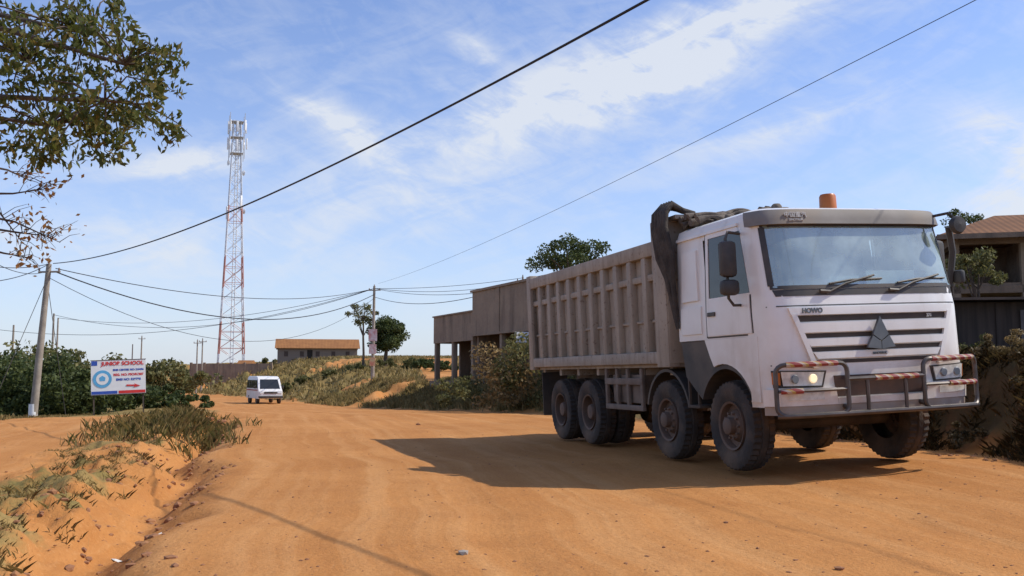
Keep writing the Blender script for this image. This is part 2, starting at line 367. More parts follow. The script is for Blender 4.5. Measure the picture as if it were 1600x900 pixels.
def near_tree():
    bx,by=-10.2,13.5;bz=Hs(bx,by)
    e=link('tree',None,label='large overhanging roadside tree with drooping leafy branches',cat='tree',loc=(bx,by,bz))
    O=Vector((bx,by,bz));mb=MB()
    trunk=[(bx,by,bz-.3),(bx+.1,by,bz+1.5),(bx-.1,by-.1,bz+3),(bx+.2,by-.2,bz+4.6),(bx+.4,by-.3,bz+6.2),(bx+.6,by-.3,bz+7.5)]
    L=lambda P:[Vector(p)-O for p in P]
    mb.tube(L(trunk),[.34,.28,.24,.2,.14,.06],12)
    lv=[];tg=[]
    for py,xs in ((-25,(150,60,-40,-150)),(8,(155,110,65,15,-60,-130)),(32,(125,85,35,-10,-90)),(62,(230,205,155,105,55,5,-70)),(78,(248,180,30)),(98,(205,140,90,40,-20,-110)),(120,(238,205,155,100,50,0)),(152,(130,60,0,-60)),(165,(215,170,90)),(182,(260,230,192,150,115,60,10)),(205,(165,60,140,5,-60)),(228,(150,75,40))):
        for x in xs: tg.append((x+random.uniform(-8,8),py+random.uniform(-6,6)))
    hubs=[]
    for hx,hy,d,st in ((120,40,11.8,4),(150,150,11.2,3),(60,190,12.2,3),(20,80,12.6,4),(180,90,11.4,4),(-80,100,13,3)):
        p=Vector(W(hx,hy,d));s=Vector(trunk[st]);m=s.lerp(p,.5)+Vector((0,0,.35))
        mb.tube(L([s,m,p]),[.08,.045,.02],7);hubs.append(p)
    for px,py in tg:
        d=random.uniform(10.8,13);p=Vector(W(px,py,d));h=min(hubs,key=lambda q:(q-p).length)
        m=h.lerp(p,.55)+Vector((0,0,random.uniform(.05,.25)))
        pts=[h,m,p,p+Vector((random.uniform(0,.25),0,-.18))]
        mb.tube(L(pts),[.016,.011,.007,.003],4)
        for k in range(9):
            t=random.uniform(.3,1.0);a=(h.lerp(m,t/.55) if t<.55 else m.lerp(p,(t-.55)/.45))
            if random.random()<.72: a=p
            a=a+Vector(rng.normal(0,.10,3));dr=Vector((random.uniform(-.5,.8),random.uniform(-.6,.6),random.uniform(-.9,.05))).normalized()*random.uniform(.15,.36)
            n=11;side=Vector((-dr.y,dr.x,0)).normalized()
            for j in range(n):
                q=a+dr*(j/n);sg=1 if j%2 else -1
                lv.append(np.array(q-O+side*sg*.04+Vector((0,0,-.02))))
    mb.obj('trunk',BARK,e)
    lv=np.array(lv)+rng.normal(0,.012,(len(lv),3))
    quadmesh('crown',leaves(lv,.115,.40,.9),LEAF_N,e)
    mb=MB();lv=[]
    for (a,b,c) in (((-60,250),(0,262),(38,280)),((-60,300),(10,300),(62,292)),((-60,330),(15,345),(88,378)),((-60,350),(20,362),(70,368)),((-60,380),(0,395),(40,402)),((-60,270),(-10,330),(30,380))):
        P=[Vector(W(*q,11.5)) for q in (a,b,c)]
        mb.tube(L([Vector(trunk[2])]+P),[.05,.02,.012,.004],5)
        for k in range(13):
            t=random.uniform(.1,1);s=P[1].lerp(P[2],t);q=s+Vector((random.uniform(-.05,.35),random.uniform(-.2,.2),random.uniform(-.2,.22)))
            mb.tube(L([s,s.lerp(q,.5)+Vector((0,0,.03)),q]),[.006,.004,.002],3)
            for j in range(2): lv.append(np.array(q-O)+rng.normal(0,.06,3))
        for j in range(7): lv.append(np.array(P[2].lerp(P[1],random.random()*.5)-O)+rng.normal(0,.07,3))
    mb.obj('bare_branch',BARK,e);quadmesh('withered_leaves',leaves(np.array(lv),.08,.5,.6),LEAF_OR,e)
near_tree()
# ------------------------------------------------------------------ stones
STONE=mat('laterite stone',(.36,.17,.07),(.22,.10,.055),rough=.95,scale=9)
def rock(mb,p,s):
    bm=bmesh.new();bmesh.ops.create_icosphere(bm,subdivisions=1,radius=1)
    sc=(s*random.uniform(.8,1.4),s*random.uniform(.7,1.1),s*random.uniform(.4,.75));a=random.uniform(0,3)
    vs=[]
    for v in bm.verts:
        q=v.co*(1+random.uniform(-.22,.22));x,y_=q.x*sc[0],q.y*sc[1]
        vs.append((p[0]+x*math.cos(a)-y_*math.sin(a),p[1]+x*math.sin(a)+y_*math.cos(a),p[2]+q.z*sc[2]))
    fs=[[v.index for v in f.verts] for f in bm.faces];bm.free();mb.add(vs,fs)
mb=MB()
N_S=1500
ya=4.3+20*rng.uniform(0,1,N_S)**1.6;xa=rng.uniform(-.75,.62,N_S)*ya
za=H(xa,ya)
for x,y,z in zip(xa,ya,za): rock(mb,(x,y,z),random.choice((.004,.005,.006,.007,.008,.01,.012,.016)))
ya=rng.uniform(4.5,26,900);xa=LE(ya)-rng.uniform(-.2,1.6,900);za=H(xa,ya)
for x,y,z in zip(xa,ya,za): rock(mb,(x,y,z),random.choice((.01,.012,.018,.025,.035,.05)))
ya=rng.uniform(9,20,160);xa=RE(ya)+rng.uniform(-.6,.3,160);za=H(xa,ya)
for x,y,z in zip(xa,ya,za): rock(mb,(x,y,z),random.choice((.012,.018,.025,.04)))
mb.obj('gravel',STONE,smooth=0,kind='stuff',label='scattered reddish stones on the dirt road',cat='gravel')
for px,py,s in ((725,857,.035),(1300,884,.03),(655,662,.06),(1128,812,.022),(228,806,.05),(312,770,.05),(352,655,.14),(330,650,.12),(285,765,.06)):
    d=1800/(py-588);mb=MB();x=(px-800)/1500*d;rock(mb,(0,0,s*.2),s)
    mb.obj('stone',STONE if px!=725 else mat('grey stone',(.35,.31,.26)),smooth=0,label='loose stone lying on the dirt road',cat='stone',loc=(x,d,Hs(x,d)))
LIT=mat('white plastic litter',(.7,.68,.62),(.5,.47,.4),rough=.5)
for px,py in ((205,842),(158,884),(180,860),(270,800)):
    d=1800/(py-588);x=(px-800)/1500*d;mb=MB()
    n=6;vs=[(i*.03-.08+random.uniform(-.01,.01),j*.03-.03+random.uniform(-.01,.01),random.uniform(0,.04)) for j in range(3) for i in range(n)]
    mb.add(vs,[(j*n+i,j*n+i+1,j*n+n+i+1,j*n+n+i) for j in range(2) for i in range(n-1)])
    mb.obj('plastic_litter',LIT,label='crumpled white plastic scrap in the ditch',cat='litter',loc=(x,d,Hs(x,d)+.01),fix=False)
# ------------------------------------------------------------------ truck
TR=link('dump_truck',None,label='white eight-wheel dump truck parked on the dirt road',cat='truck')
TR.location=(4.15,10.78,.125);TR.rotation_euler=(Matrix.Rotation(R(17),3,'Z')@Matrix.Rotation(R(-2.5),3,'Y')).to_euler()
DUST=(.36,.26,.17)
# white paint with road dust building up towards the bottom
PAINT,nt,b=newmat('dusty white paint')
tc=nt.nodes.new('ShaderNodeTexCoord').outputs['Object'];sp=nt.nodes.new('ShaderNodeSeparateXYZ');nt.links.new(tc,sp.inputs[0])
mp_=nt.nodes.new('ShaderNodeMapping');mp_.inputs['Scale'].default_value=(5,5,.8);nt.links.new(tc,mp_.inputs[0])
c=ramp(nt,noise_(nt,2,5,tc),.32,.68,(.84,.825,.785),(.78,.755,.71))
low=math_(nt,'MULTIPLY',math_(nt,'SUBTRACT',1.75,sp.outputs[2]),.75,clamp=True)
f=math_(nt,'MULTIPLY',ramp(nt,noise_(nt,2.2,7,tc,.65),.35,.7,(.25,.25,.25),(1,1,1)),math_(nt,'ADD',low,.14))
c=mixc(nt,f,c,(.50,.36,.24))
c=mixc(nt,ramp(nt,noise_(nt,1,6,mp_.outputs[0],.6),.55,.75,(0,0,0),(.4,.4,.4)),c,(.52,.45,.37))
nt.links.new(c,b.inputs['Base Color']);b.inputs['Roughness'].default_value=.38;b.inputs['Coat Weight'].default_value=.15
VISOR=mat('dusty grey visor',(.23,.205,.18),(.165,.145,.125),rough=.6,scale=3,dust=(.30,.23,.165),dlo=.45,dhi=.8,spec=.25)
BLK=mat('black plastic',(.035,.034,.033),(.06,.052,.045),rough=.55,dust=(.14,.105,.075),dlo=.42,dhi=.78)
SLOT=mat('dark brown grille mesh',(.045,.033,.026),(.07,.05,.036),rough=.7)
RUB=mat('dusty tyre rubber',(.035,.031,.028),(.075,.058,.045),rough=.9,scale=3,bump=.4,bscale=30,dust=(.17,.11,.07),dscale=2,dlo=.45,dhi=.8)
RIM=mat('dusty rim steel',(.11,.075,.055),(.17,.105,.07),rough=.7,scale=6)
CHAS=mat('dirty chassis steel',(.055,.044,.036),(.11,.08,.058),rough=.85,scale=4)
BED,nt,b=newmat('weathered taupe bed paint')
tc=nt.nodes.new('ShaderNodeTexCoord').outputs['Object']
mp_=nt.nodes.new('ShaderNodeMapping');mp_.inputs['Scale'].default_value=(4,9,.7);nt.links.new(tc,mp_.inputs[0])
st_=noise_(nt,1,6,mp_.outputs[0],.6);pt=noise_(nt,1.6,7,tc,.65);sc_=noise_(nt,14,5,tc,.6)
c=ramp(nt,pt,.35,.68,(.40,.335,.26),(.29,.24,.185))
c=mixc(nt,ramp(nt,st_,.5,.75,(0,0,0),(.75,.75,.75)),c,(.20,.15,.11))
c=mixc(nt,ramp(nt,st_,.42,.28,(0,0,0),(.6,.6,.6)),c,(.49,.42,.34))
c=mixc(nt,ramp(nt,sc_,.60,.68,(0,0,0),(.7,.7,.7)),c,(.14,.085,.055))
nt.links.new(c,b.inputs['Base Color']);b.inputs['Roughness'].default_value=.75
bn=nt.nodes.new('ShaderNodeBump');bn.inputs['Strength'].default_value=.3;bn.inputs['Distance'].default_value=.03;nt.links.new(pt,bn.inputs['Height']);nt.links.new(bn.outputs[0],b.inputs['Normal'])
CHR=mat('badge chrome',(.25,.25,.25),rough=.35,metal=.6)
DCH=mat('grey badge metal',(.11,.115,.12),(.17,.17,.17),rough=.3,metal=.5)
GLS,nt,b=newmat('dusty windshield glass')
gl=nt.nodes.new('ShaderNodeBsdfGlossy');gl.inputs['Roughness'].default_value=.05;gl.inputs['Color'].default_value=(.95,1,.97,1)
tp=nt.nodes.new('ShaderNodeBsdfTransparent');tp.inputs[0].default_value=(.72,.84,.78,1)
b.inputs['Base Color'].default_value=(.50,.62,.54,1);b.inputs['Roughness'].default_value=.5
m1=nt.nodes.new('ShaderNodeMixShader');nt.links.new(ramp(nt,noise_(nt,2.2,6),.35,.68,(.32,)*3,(.62,)*3),m1.inputs[0]);nt.links.new(tp.outputs[0],m1.inputs[1]);nt.links.new(b.outputs[0],m1.inputs[2])
m2=nt.nodes.new('ShaderNodeMixShader');m2.inputs[0].default_value=.24;nt.links.new(m1.outputs[0],m2.inputs[1]);nt.links.new(gl.outputs[0],m2.inputs[2])
nt.links.new(m2.outputs[0],nt.nodes['Material Output'].inputs[0])
DGL=mat('dark side glass',(.02,.025,.025),(.03,.03,.03),rough=.08,spec=.6)
LENS=mat('headlamp lens',(.75,.74,.68),(.5,.49,.45),rough=.08,scale=14,spec=.9)
AMB=mat('amber lens',(.55,.17,.035),(.42,.11,.02),rough=.4)
LAMP=mat('lit headlamp bulb',(1,.8,.5),emit=.7)
BAR=mat('brushed bull bar steel',(.12,.10,.09),(.07,.06,.05),rough=.4,metal=.4,scale=5)
TARP=mat('dark brown tarpaulin',(.035,.029,.024),(.085,.068,.054),rough=.9,scale=6,bump=.7,bscale=12)
TARP2=mat('dusty brown tarpaulin',(.09,.07,.055),(.19,.155,.12),rough=.9,scale=7,bump=.7,bscale=12)
INT=mat('cab interior grey',(.26,.26,.25),(.17,.17,.17),rough=.8)
TAPE,nt,b=newmat('red white yellow tape')
tc=nt.nodes.new('ShaderNodeTexCoord');sp=nt.nodes.new('ShaderNodeSeparateXYZ');nt.links.new(tc.outputs['Object'],sp.inputs[0])
f=math_(nt,'FRACT',math_(nt,'MULTIPLY',math_(nt,'ADD',math_(nt,'ADD',sp.outputs[0],sp.outputs[2]),sp.outputs[1]),7))
r=nt.nodes.new('ShaderNodeValToRGB');r.color_ramp.interpolation='CONSTANT';e=r.color_ramp.elements
e[0].color=(.25,.035,.03,1);e[1].position=.55;e[1].color=(.42,.34,.28,1);x=e.new(.78);x.color=(.40,.26,.08,1)
nt.links.new(f,r.inputs[0]);nt.links.new(r.outputs[0],b.inputs['Base Color']);b.inputs['Roughness'].default_value=.5
zs_=[.6,1.2,1.85,2.08,2.84,2.94,3.01,3.05]
Fz=lambda z:float(np.interp(z,zs_,[.03,0,.02,.06,.25,.28,.32,.45]))
Wz=lambda z:float(np.interp(z,zs_,[1.25,1.27,1.27,1.26,1.23,1.22,1.19,1.10]))
B_,N_=.40,4.8
def fr(u,z,off=0):
    w,F=Wz(z),Fz(z);a=min(abs(u),1);v=(1-a**N_)**(1/N_);s=1 if u>=0 else -1
    nx=s*a**(N_-1)/w;ny=-(v**(N_-1))/B_;l=math.hypot(nx,ny) or 1
    return (u*w+nx/l*off,F+B_*(1-v)+ny/l*off,z)
def sd(sg):
    return lambda y,z,off:(sg*(Wz(z)+off),y,z)
CABB=2.3
ucols=[-1,-.999,-.994,-.98,-.95,-.88,-.78,-.65,-.5,-.35,-.18,0,.18,.35,.5,.65,.78,.88,.95,.98,.994,.999,1]
tcols=[0,.2,.42,.5,.7,.95]
def ring(z):
    F=Fz(z)+B_;w=Wz(z);bk=CABB
    L=[(-w,bk+(F-bk)*t,z) for t in tcols];M=[fr(u,z) for u in ucols];Rr=[(w,bk+(F-bk)*t,z) for t in reversed(tcols)]
    return L+M+Rr
cab=MB();zl=[1.58,1.7,1.85,2.0,2.1,2.3,2.55,2.82,2.88,2.94,3.01,3.05]
rings=[ring(z) for z in zl];n=len(rings[0]);vs=[p for r_ in rings for p in r_];fs=[]
nt_=len(tcols);u0=nt_+4;u1=nt_+len(ucols)-5
for j in range(len(zl)-1):
    glass=2.05<zl[j]<2.8
    for i in range(n):
        i2=(i+1)%n
        if glass and (u0<=i<u1): continue
        if glass and (i in (2,3,4)or i in (n-4,n-5,n-6)) : continue
        fs.append((j*n+i,j*n+i2,(j+1)*n+i2,(j+1)*n+i))
fs.append(tuple((len(zl)-1)*n+i for i in range(n)));fs.append(tuple(range(n))[::-1])
cab.add(vs,fs)
zl2=[.78,.9,1.05,1.2,1.4,1.58]
vs=[]
for z in zl2:
    back=.62
    r_=[(-Wz(z)+.0,max(back,Fz(z)+B_+.02),z)]+[fr(u,z) for u in ucols]+[(Wz(z),max(back,Fz(z)+B_+.02),z)]
    vs+=r_
n2=len(ucols)+2;fs=[(j*n2+i,j*n2+i+1,(j+1)*n2+i+1,(j+1)*n2+i) for j in range(5) for i in range(n2-1)]
fs.append(tuple(range(n2)))
cab.add(vs,fs)
CAB=cab.obj('cab_body',PAINT,TR,smooth=32)
for sg in (-1,1):
    S=sd(sg)
    d=MB();F=lambda z:Fz(z)+B_+.06
    d.slab(S,[(1.52,1.62),(F(1.62)+.02,1.62),(F(2.08)+.01,2.08),(1.52,2.08)],.014,-.004,6,4)
    d.slab(S,[(1.52,2.08),(1.46,2.08),(1.46,2.88),(1.52,2.88)],.014,-.004,1,4)
    d.slab(S,[(1.46,2.82),(F(2.82)+.02,2.82),(F(2.88)+.05,2.88),(1.46,2.88)],.014,-.004,4,1)
    DO=d.obj('door',PAINT,TR)
    MB().slab(S,[(1.46,2.08),(F(2.08)+.01,2.08),(F(2.82)+.02,2.82),(1.46,2.82)],.004,-.01,4,4).obj('window',DGL,DO)
    MB().slab(S,[(1.47,1.86),(1.3,1.86),(1.3,1.91),(1.47,1.91)],.035,.008,1,1).obj('handle',BLK,DO)
    g=MB()
    for (a,b2,c,e2) in ((1.56,1.532,1.6,2.9),(1.535,.60,1.593,1.613)): g.slab(S,[(a,c),(b2,c),(b2,e2),(a,e2)],.003,-.01,3,4)
    g.slab(S,[(.50,1.62),(.472,1.62),(.50,2.06),(.53,2.06)],.0035,-.01,1,3)
    g.obj('door_seam',BLK,TR)
    p=MB();p.slab(S,[(2.16,2.08),(1.72,2.08),(1.76,2.72),(2.14,2.72)],.026,-.004,4,4)
    p.slab(S,[(2.2,1.66),(1.66,1.66),(1.66,2.0),(2.2,2.0)],.018,-.004,3,2)
    p.slab(S,[(2.29,2.88),(.75,2.88),(.75,2.915),(2.29,2.915)],.03,-.004,5,1)
    p.obj('sleeper_panel',PAINT,TR)
    sk=[(.40,.84),(.40,1.578),(1.62,1.578),(1.50,1.36)]+[(1.2+.72*math.cos(t),.56+.72*math.sin(t)) for t in np.linspace(R(72),R(150),10)]+[(.60,.84)]
    MB().prism(sk,sg*1.276,sg*1.0).obj('cab_skirt',PAINT,TR,smooth=0)
    arc=[(1.2+.66*math.cos(t),.56+.66*math.sin(t)) for t in np.linspace(R(25),R(160),18)]
    poly=[(2.2,1.12),(2.3,1.575),(1.60,1.575),(1.47,1.34)]+[(1.2+.716*math.cos(t),.56+.716*math.sin(t)) for t in np.linspace(R(74),R(158),10)]+[(a,z) for a,z in reversed(arc)]
    MB().prism(poly,sg*1.25,sg*.75).obj('fender',BLK,TR,smooth=0)
    mb=MB();arc1=[(2.9+.67*math.cos(t),.56+.67*math.sin(t)) for t in np.linspace(R(15),R(165),16)]
    arc2=[(2.9+.63*math.cos(t),.56+.63*math.sin(t)) for t in np.linspace(R(165),R(15),16)]
    mb.prism(arc1+arc2,sg*1.2,sg*.8);mb.obj('mudguard',BLK,TR,smooth=0)
    MB().bx(sg*1.22,sg*.95,1.95,2.28,.72,.76,.01).bx(sg*1.21,sg*1.18,1.97,2.0,.74,1.15).bx(sg*1.21,sg*1.18,2.22,2.25,.74,1.15).obj('boarding_step',CHAS,TR)
MB().slab(fr,[(-.94,2.1),(.94,2.1),(.94,2.82),(-.94,2.82)],.006,-.006,24,6).obj('windshield',GLS,TR)
g=MB()
for q in ([(-.96,2.08),(.96,2.08),(.96,2.12),(-.96,2.12)],[(-.96,2.80),(.96,2.80),(.96,2.845),(-.96,2.845)],[(-.97,2.12),(-.93,2.12),(-.93,2.80),(-.97,2.80)],[(.93,2.12),(.97,2.12),(.97,2.80),(.93,2.80)]):
    g.slab(fr,q,.010,-.01,20,4)
g.obj('windshield_seal',BLK,TR)
V_=MB();V_.slab(fr,[(-.998,2.825),(.998,2.825),(.998,3.0),(-.998,3.0)],.075,-.02,36,3);V_=V_.obj('sun_visor',VISOR,TR)
mm=MB();mm.slab(fr,[(-.93,2.0),(.93,2.0),(.95,2.075),(-.95,2.075)],.004,-.01,20,1);mm.obj('wiper_cowl',BLK,TR)
i_=MB();i_.bx(-1.1,1.1,.60,1.05,1.9,2.16,.03);i_.bx(-.95,-.4,1.35,1.55,1.9,2.65,.06);i_.bx(.4,.95,1.35,1.55,1.9,2.65,.06);i_.bx(-1.1,1.1,1.9,1.95,1.65,2.8)
i_.tube([(.6+.2*math.cos(t),1.05+.08*math.sin(t),2.28+.17*math.sin(t)) for t in np.linspace(0,6.283,20)],.018,6)
i_.obj('cab_interior',INT,TR)
PAP=mat('paper',(.9,.9,.86))
MB().box((.42,.23,2.20),(.66,.02,.17),0).obj('dashboard_papers',PAP,TR)
MB().box((-.2,.25,2.19),(.4,.02,.08),0).obj('dashboard_papers',PAP,TR)
MB().lathe([(-.03,.001),(-.03,.125),(.03,.125),(.03,.001)],(.60,.25,2.56),'y',24).obj('cab_fan',mat('black fan',(.015,.015,.015)),TR)
mb=MB()
for x0 in (-.55,.35):
    a=fr(x0/1.25,2.04,.03);b1=fr((x0+.22)/1.25,2.13,.035);c1=fr((x0+.62)/1.25,2.22,.03)
    mb.tube([a,b1,c1],.013,6)
    mb.tube([fr((x0+.02)/1.25,2.13,.02),fr((x0+.3)/1.25,2.17,.022),fr((x0+.72)/1.25,2.18,.02)],.012,6)
    mb.tube([a,fr((x0-.12)/1.25,2.05,.03)],.02,6)
mb.obj('wiper',BLK,TR)
sl=MB();wt=MB()
rows=[(1.712,1.778,.77,.77),(1.53,1.58,.71,.73),(1.38,1.428,.66,.68),(1.245,1.285,.60,.62)]
for z0,z1,a0,a1 in rows: sl.slab(fr,[(-a0,z0),(a0,z0),(a1,z1),(-a1,z1)],.006,-.01,20,2)
GR=sl.obj('grille',SLOT,TR)
wrows=[(1.59,1.70,.73,.77),(1.44,1.522,.68,.72),(1.30,1.373,.62,.66)]
for z0,z1,a0,a1 in wrows: wt.slab(fr,[(-a0,z0),(a0,z0),(a1,z1),(-a1,z1)],.034,-.004,20,2)
wt.obj('grille_slat',PAINT,GR)
fm=MB()
for s in (-1,1):
    fm.slab(fr,[(s*.62,1.2),(s*.665,1.2),(s*.83,1.80),(s*.785,1.80)],.034,-.004,2,5)
fm.slab(fr,[(-.83,1.785),(.83,1.785),(.85,1.87),(-.85,1.87)],.030,-.004,20,2)
fm.obj('grille_surround',PAINT,GR)
sq=MB();sq.slab(fr,[(-.99,1.885),(.99,1.885),(.99,1.897),(-.99,1.897)],.003,-.01,30,1)
for s in (-1,1): sq.slab(fr,[(s*.62,1.203),(s*.99,1.238),(s*.99,1.25),(s*.62,1.215)],.003,-.01,8,1)
sq.obj('panel_seam',BLK,TR)
em=MB();c0=Vector((0,Fz(1.56)-.055,1.545))
def tri(pts):
    em.prism([(c0.x+x*1.3,c0.z+z*1.35) for x,z in pts],c0.y,c0.y-.035,'y')
tri([(-.078,.0),(0,.15),(.078,0),(0,-.05)])
tri([(-.082,-.008),(-.003,-.058),(-.003,-.12),(-.14,-.105)])
tri([(.082,-.008),(.003,-.058),(.003,-.12),(.14,-.105)])
em.obj('emblem',DCH,TR,smooth=0)
text('SINOTRUK',.038,FR(0,Fz(1.33)-.04,1.338),DCH,parent=TR,bold=.001)
p=fr(-.64,1.83,.034);text('HOWO',.075,FR(*p,yaw=-.03),DCH,parent=TR,bold=.003)
p=fr(.58,1.745,.012);text('371',.05,FR(*p,yaw=.03),LENS,parent=TR,bold=.001)
VL=mat('faded white lettering',(.6,.58,.55))
p=fr(-.66,2.925,.082);text('中国重汽',.07,FR(*p,yaw=-.07,tilt=.28),VL,parent=V_,ext=.006)
p=fr(-.66,2.868,.080);text('SINOTRUK',.036,FR(*p,yaw=-.07,tilt=.25),VL,parent=V_,ext=.006)
bp=MB()
for s in (-1,1): bp.slab(fr,[(s*.46,.80),(s*.999,.80),(s*.999,.985),(s*.48,.985)],.06,-.02,14,2)
bp.slab(fr,[(-.46,.80),(.46,.80),(.46,.87),(-.46,.87)],.06,-.02,14,1);bp.obj('bumper',PAINT,TR)
bp=MB();bp.slab(fr,[(-.999,.70),(.999,.70),(.999,.797),(-.999,.797)],.05,-.05,36,2)
bp.obj('bumper_valance',mat('dusty silver bumper',(.36,.32,.28),(.25,.21,.18),rough=.5,dust=DUST),TR)
bs=MB();bs.slab(fr,[(-.45,.88),(.45,.88),(.47,1.11),(-.47,1.11)],.008,-.01,14,2)
bs.obj('bumper_grille',mat('rusty dark mesh',(.09,.045,.03),(.05,.03,.024),rough=.8),TR)
for s in (-1,1):
    hb=MB();hb.slab(fr,[(s*.58,.99),(s*.985,1.0),(s*.99,1.19),(s*.54,1.17)],.008,-.02,14,3)
    HL=hb.obj('headlight',SLOT,TR)
    MB().slab(fr,[(s*.60,1.01),(s*.93,1.02),(s*.94,1.175),(s*.57,1.155)],.022,.004,12,3).obj('lens',LENS,HL)
    MB().slab(fr,[(s*.945,1.03),(s*.985,1.04),(s*.985,1.17),(s*.945,1.165)],.024,.004,4,2).obj('indicator',AMB,HL)
    for k,uu in enumerate((.68,.84)):
        q=fr(s*uu,1.09,.03);MB().lathe([(-.012,.001),(-.012,.04),(.0,.05)],q,'y',16).obj('bulb',LAMP if (s<0 and k==0) else CHR,HL)
    MB().slab(fr,[(s*.60,.86),(s*.9,.86),(s*.9,.94),(s*.60,.94)],.07,.03,8,2).obj('fog_light',LENS,TR)
def by(x,o=.10):
    u=max(-1,min(1,x/1.32));return fr(u*.96,1.0,0)[1]-o
def rr(x0,x1,z0,z1,rad=.09,o=.12):
    pts=[]
    for cx_,cz_,a0 in ((x1-rad,z1-rad,0),(x0+rad,z1-rad,90),(x0+rad,z0+rad,180),(x1-rad,z0+rad,270)):
        for k in range(5):
            t=R(a0+k*22.5);x=cx_+rad*math.cos(t);pts.append((x,by(x,o),cz_+rad*math.sin(t)))
    m_=[];pts.append(pts[0])
    for a,b2 in zip(pts,pts[1:]):
        k=max(1,int((Vector(a)-Vector(b2)).length/.12))
        for j in range(k):
            x=a[0]+(b2[0]-a[0])*j/k;m_.append((x,by(x,o),a[2]+(b2[2]-a[2])*j/k))
    m_.append(pts[0]);return m_
bb=MB()
bb.tube(rr(-1.32,-.50,.70,1.25),.026,8);bb.tube(rr(.50,1.32,.70,1.25),.026,8)
line=lambda x0,x1,z0,z1,o=.12,n=14:[(x0+(x1-x0)*i/n,by(x0+(x1-x0)*i/n,o),z0+(z1-z0)*i/n) for i in range(n+1)]
bb.tube(line(-.5,.5,1.07,1.07),.026,8);bb.tube(line(-1.32,1.32,.70,.70,.12,30),.03,10)
bb.tube(line(-1.30,-.5,.965,.965),.02,6);bb.tube(line(.5,1.30,.965,.965),.02,6)
for x in (-.25,.25): bb.tube([(x,by(x,.12),.70),(x,by(x,.12),1.07)],.022,6)
for x in (-.5,.5): bb.tube([(x,by(x,.12),.76),(x,by(x)+.2,.8)],.03,6)
BBO=bb.obj('bull_bar',BAR,TR)
for (a,b2,z,o) in ((-1.22,-.62,1.25,.12),(.62,1.24,1.25,.12),(-.15,.42,1.07,.12),(-1.28,-1.05,.965,.12),(.85,1.28,.965,.12)):
    MB().tube(line(a,b2,z,z,o),.030,8).obj('striped_tape',TAPE,BBO)
def mirror(sg):
    m_=MB();x=sg*1.45;y0=.62
    m_.box((x,y0+.02,2.48),(.20,.12,.42),.05);m_.box((x+sg*.01,y0,2.15),(.22,.14,.18),.05)
    m_.tube([(sg*1.2,y0+.1,2.78),(x-sg*.05,y0+.08,2.80),(x,y0+.05,2.72),(x,y0+.05,2.03),(x-sg*.08,y0+.08,1.95),(sg*1.25,y0+.08,1.95)],.018,6)
    M_=m_.obj('side_mirror',BLK,TR)
    MB().bx(x-.08,x+.08,y0+.081,y0+.088,2.30,2.66).obj('mirror_glass',DGL,M_)
mirror(-1);mirror(1)
m_=MB();m_.tube([(1.12,.30,2.93),(1.24,.15,2.95),(1.30,.1,2.87)],.018,6);m_.lathe([(-.05,.001),(-.04,.09),(.0,.11),(.03,.10),(.04,.001)],(1.30,.08,2.80),'y',18)
m_.tube([(1.32,.25,2.80),(1.38,.28,2.5),(1.36,.35,2.1)],.04,8);m_.box((1.42,.25,2.2),(.08,.14,.16),.03)
m_.obj('front_mirror',BLK,TR)
bc=MB();bc.lathe([(3.04,.001),(3.04,.13),(3.12,.12),(3.12,.001)],(.20,1.0,0),'z',20);BC=bc.obj('beacon',BLK,TR)
MB().lathe([(3.12,.105),(3.29,.10),(3.315,.085),(3.32,.001)],(.20,1.0,0),'z',20).obj('amber_dome',AMB,BC)
MB().bx(-.75,.75,.85,.92,3.04,3.09,.01).obj('roof_rail',CHAS,TR)
ch=MB()
for s in (-1,1): ch.bx(s*.38,s*.46,.5,8.3,.82,1.12,.01)
for y_ in (1.0,2.2,3.7,5.0,6.5,8.2): ch.bx(-.38,.38,y_,y_+.1,.86,1.08)
for y_ in (1.2,2.9,5.85,7.2): ch.tube([(-.95,y_,.54),(.95,y_,.54)],.09,10)
for y_ in (5.85,7.2): ch.lathe([(-.25,.02),(-.2,.2),(0,.27),(.2,.2),(.25,.02)],(0,y_,.54),'x',16)
ch.bx(-.45,.45,.25,2.2,.75,1.4,.05)
ch.obj('chassis',CHAS,TR)
ft=MB();ft.lathe([(3.75,.001),(3.75,.3),(5.0,.3),(5.0,.001)],(.82,0,.92),'y',20);ft.obj('fuel_tank',CHAS,TR)
sg_=MB()
sg_.bx(-1.18,-1.12,3.75,5.15,1.0,1.10,.01);sg_.bx(-1.18,-1.12,3.75,5.15,.62,.70,.01)
for y_ in (3.75,4.25,4.65,5.07): sg_.bx(-1.175,-1.125,y_,y_+.08,.66,1.24,.01)
sg_.bx(-1.1,-.55,3.9,5.0,.72,1.15,.02);sg_.obj('side_guard',mat('dusty guard steel',(.22,.17,.135),(.14,.105,.08),rough=.8),TR)
bd=MB();y0,y1=2.62,8.6
def side(s):
    bd.bx(s*1.14,s*1.165,y0,y1,1.32,2.98)
    bd.bx(s*1.12,s*1.28,y0,y1,2.80,3.0,.02);bd.bx(s*1.12,s*1.28,y0,y1,1.30,1.47,.02)
    n=11
    for i in range(n+1):
        y_=y0+.12+(y1-y0-.32)*i/n
        bd.bx(s*1.13,s*(1.27),y_,y_+.15,1.46,2.81,.03)
    bd.bx(s*1.13,s*1.235,y0,y1,2.46,2.56,.02)
    bd.bx(s*1.13,s*1.20,y0,y1,1.88,1.92,.01)
    bd.bx(s*1.12,s*1.29,y1-.2,y1+.02,1.25,3.06,.02);bd.bx(s*1.12,s*1.29,y0-.02,y0+.36,1.25,3.26,.02)
side(-1);side(1)
bd.bx(-1.16,1.16,y0,y1,1.25,1.33);bd.bx(-1.27,1.27,y0-.03,y0+.05,1.3,3.27,.015)
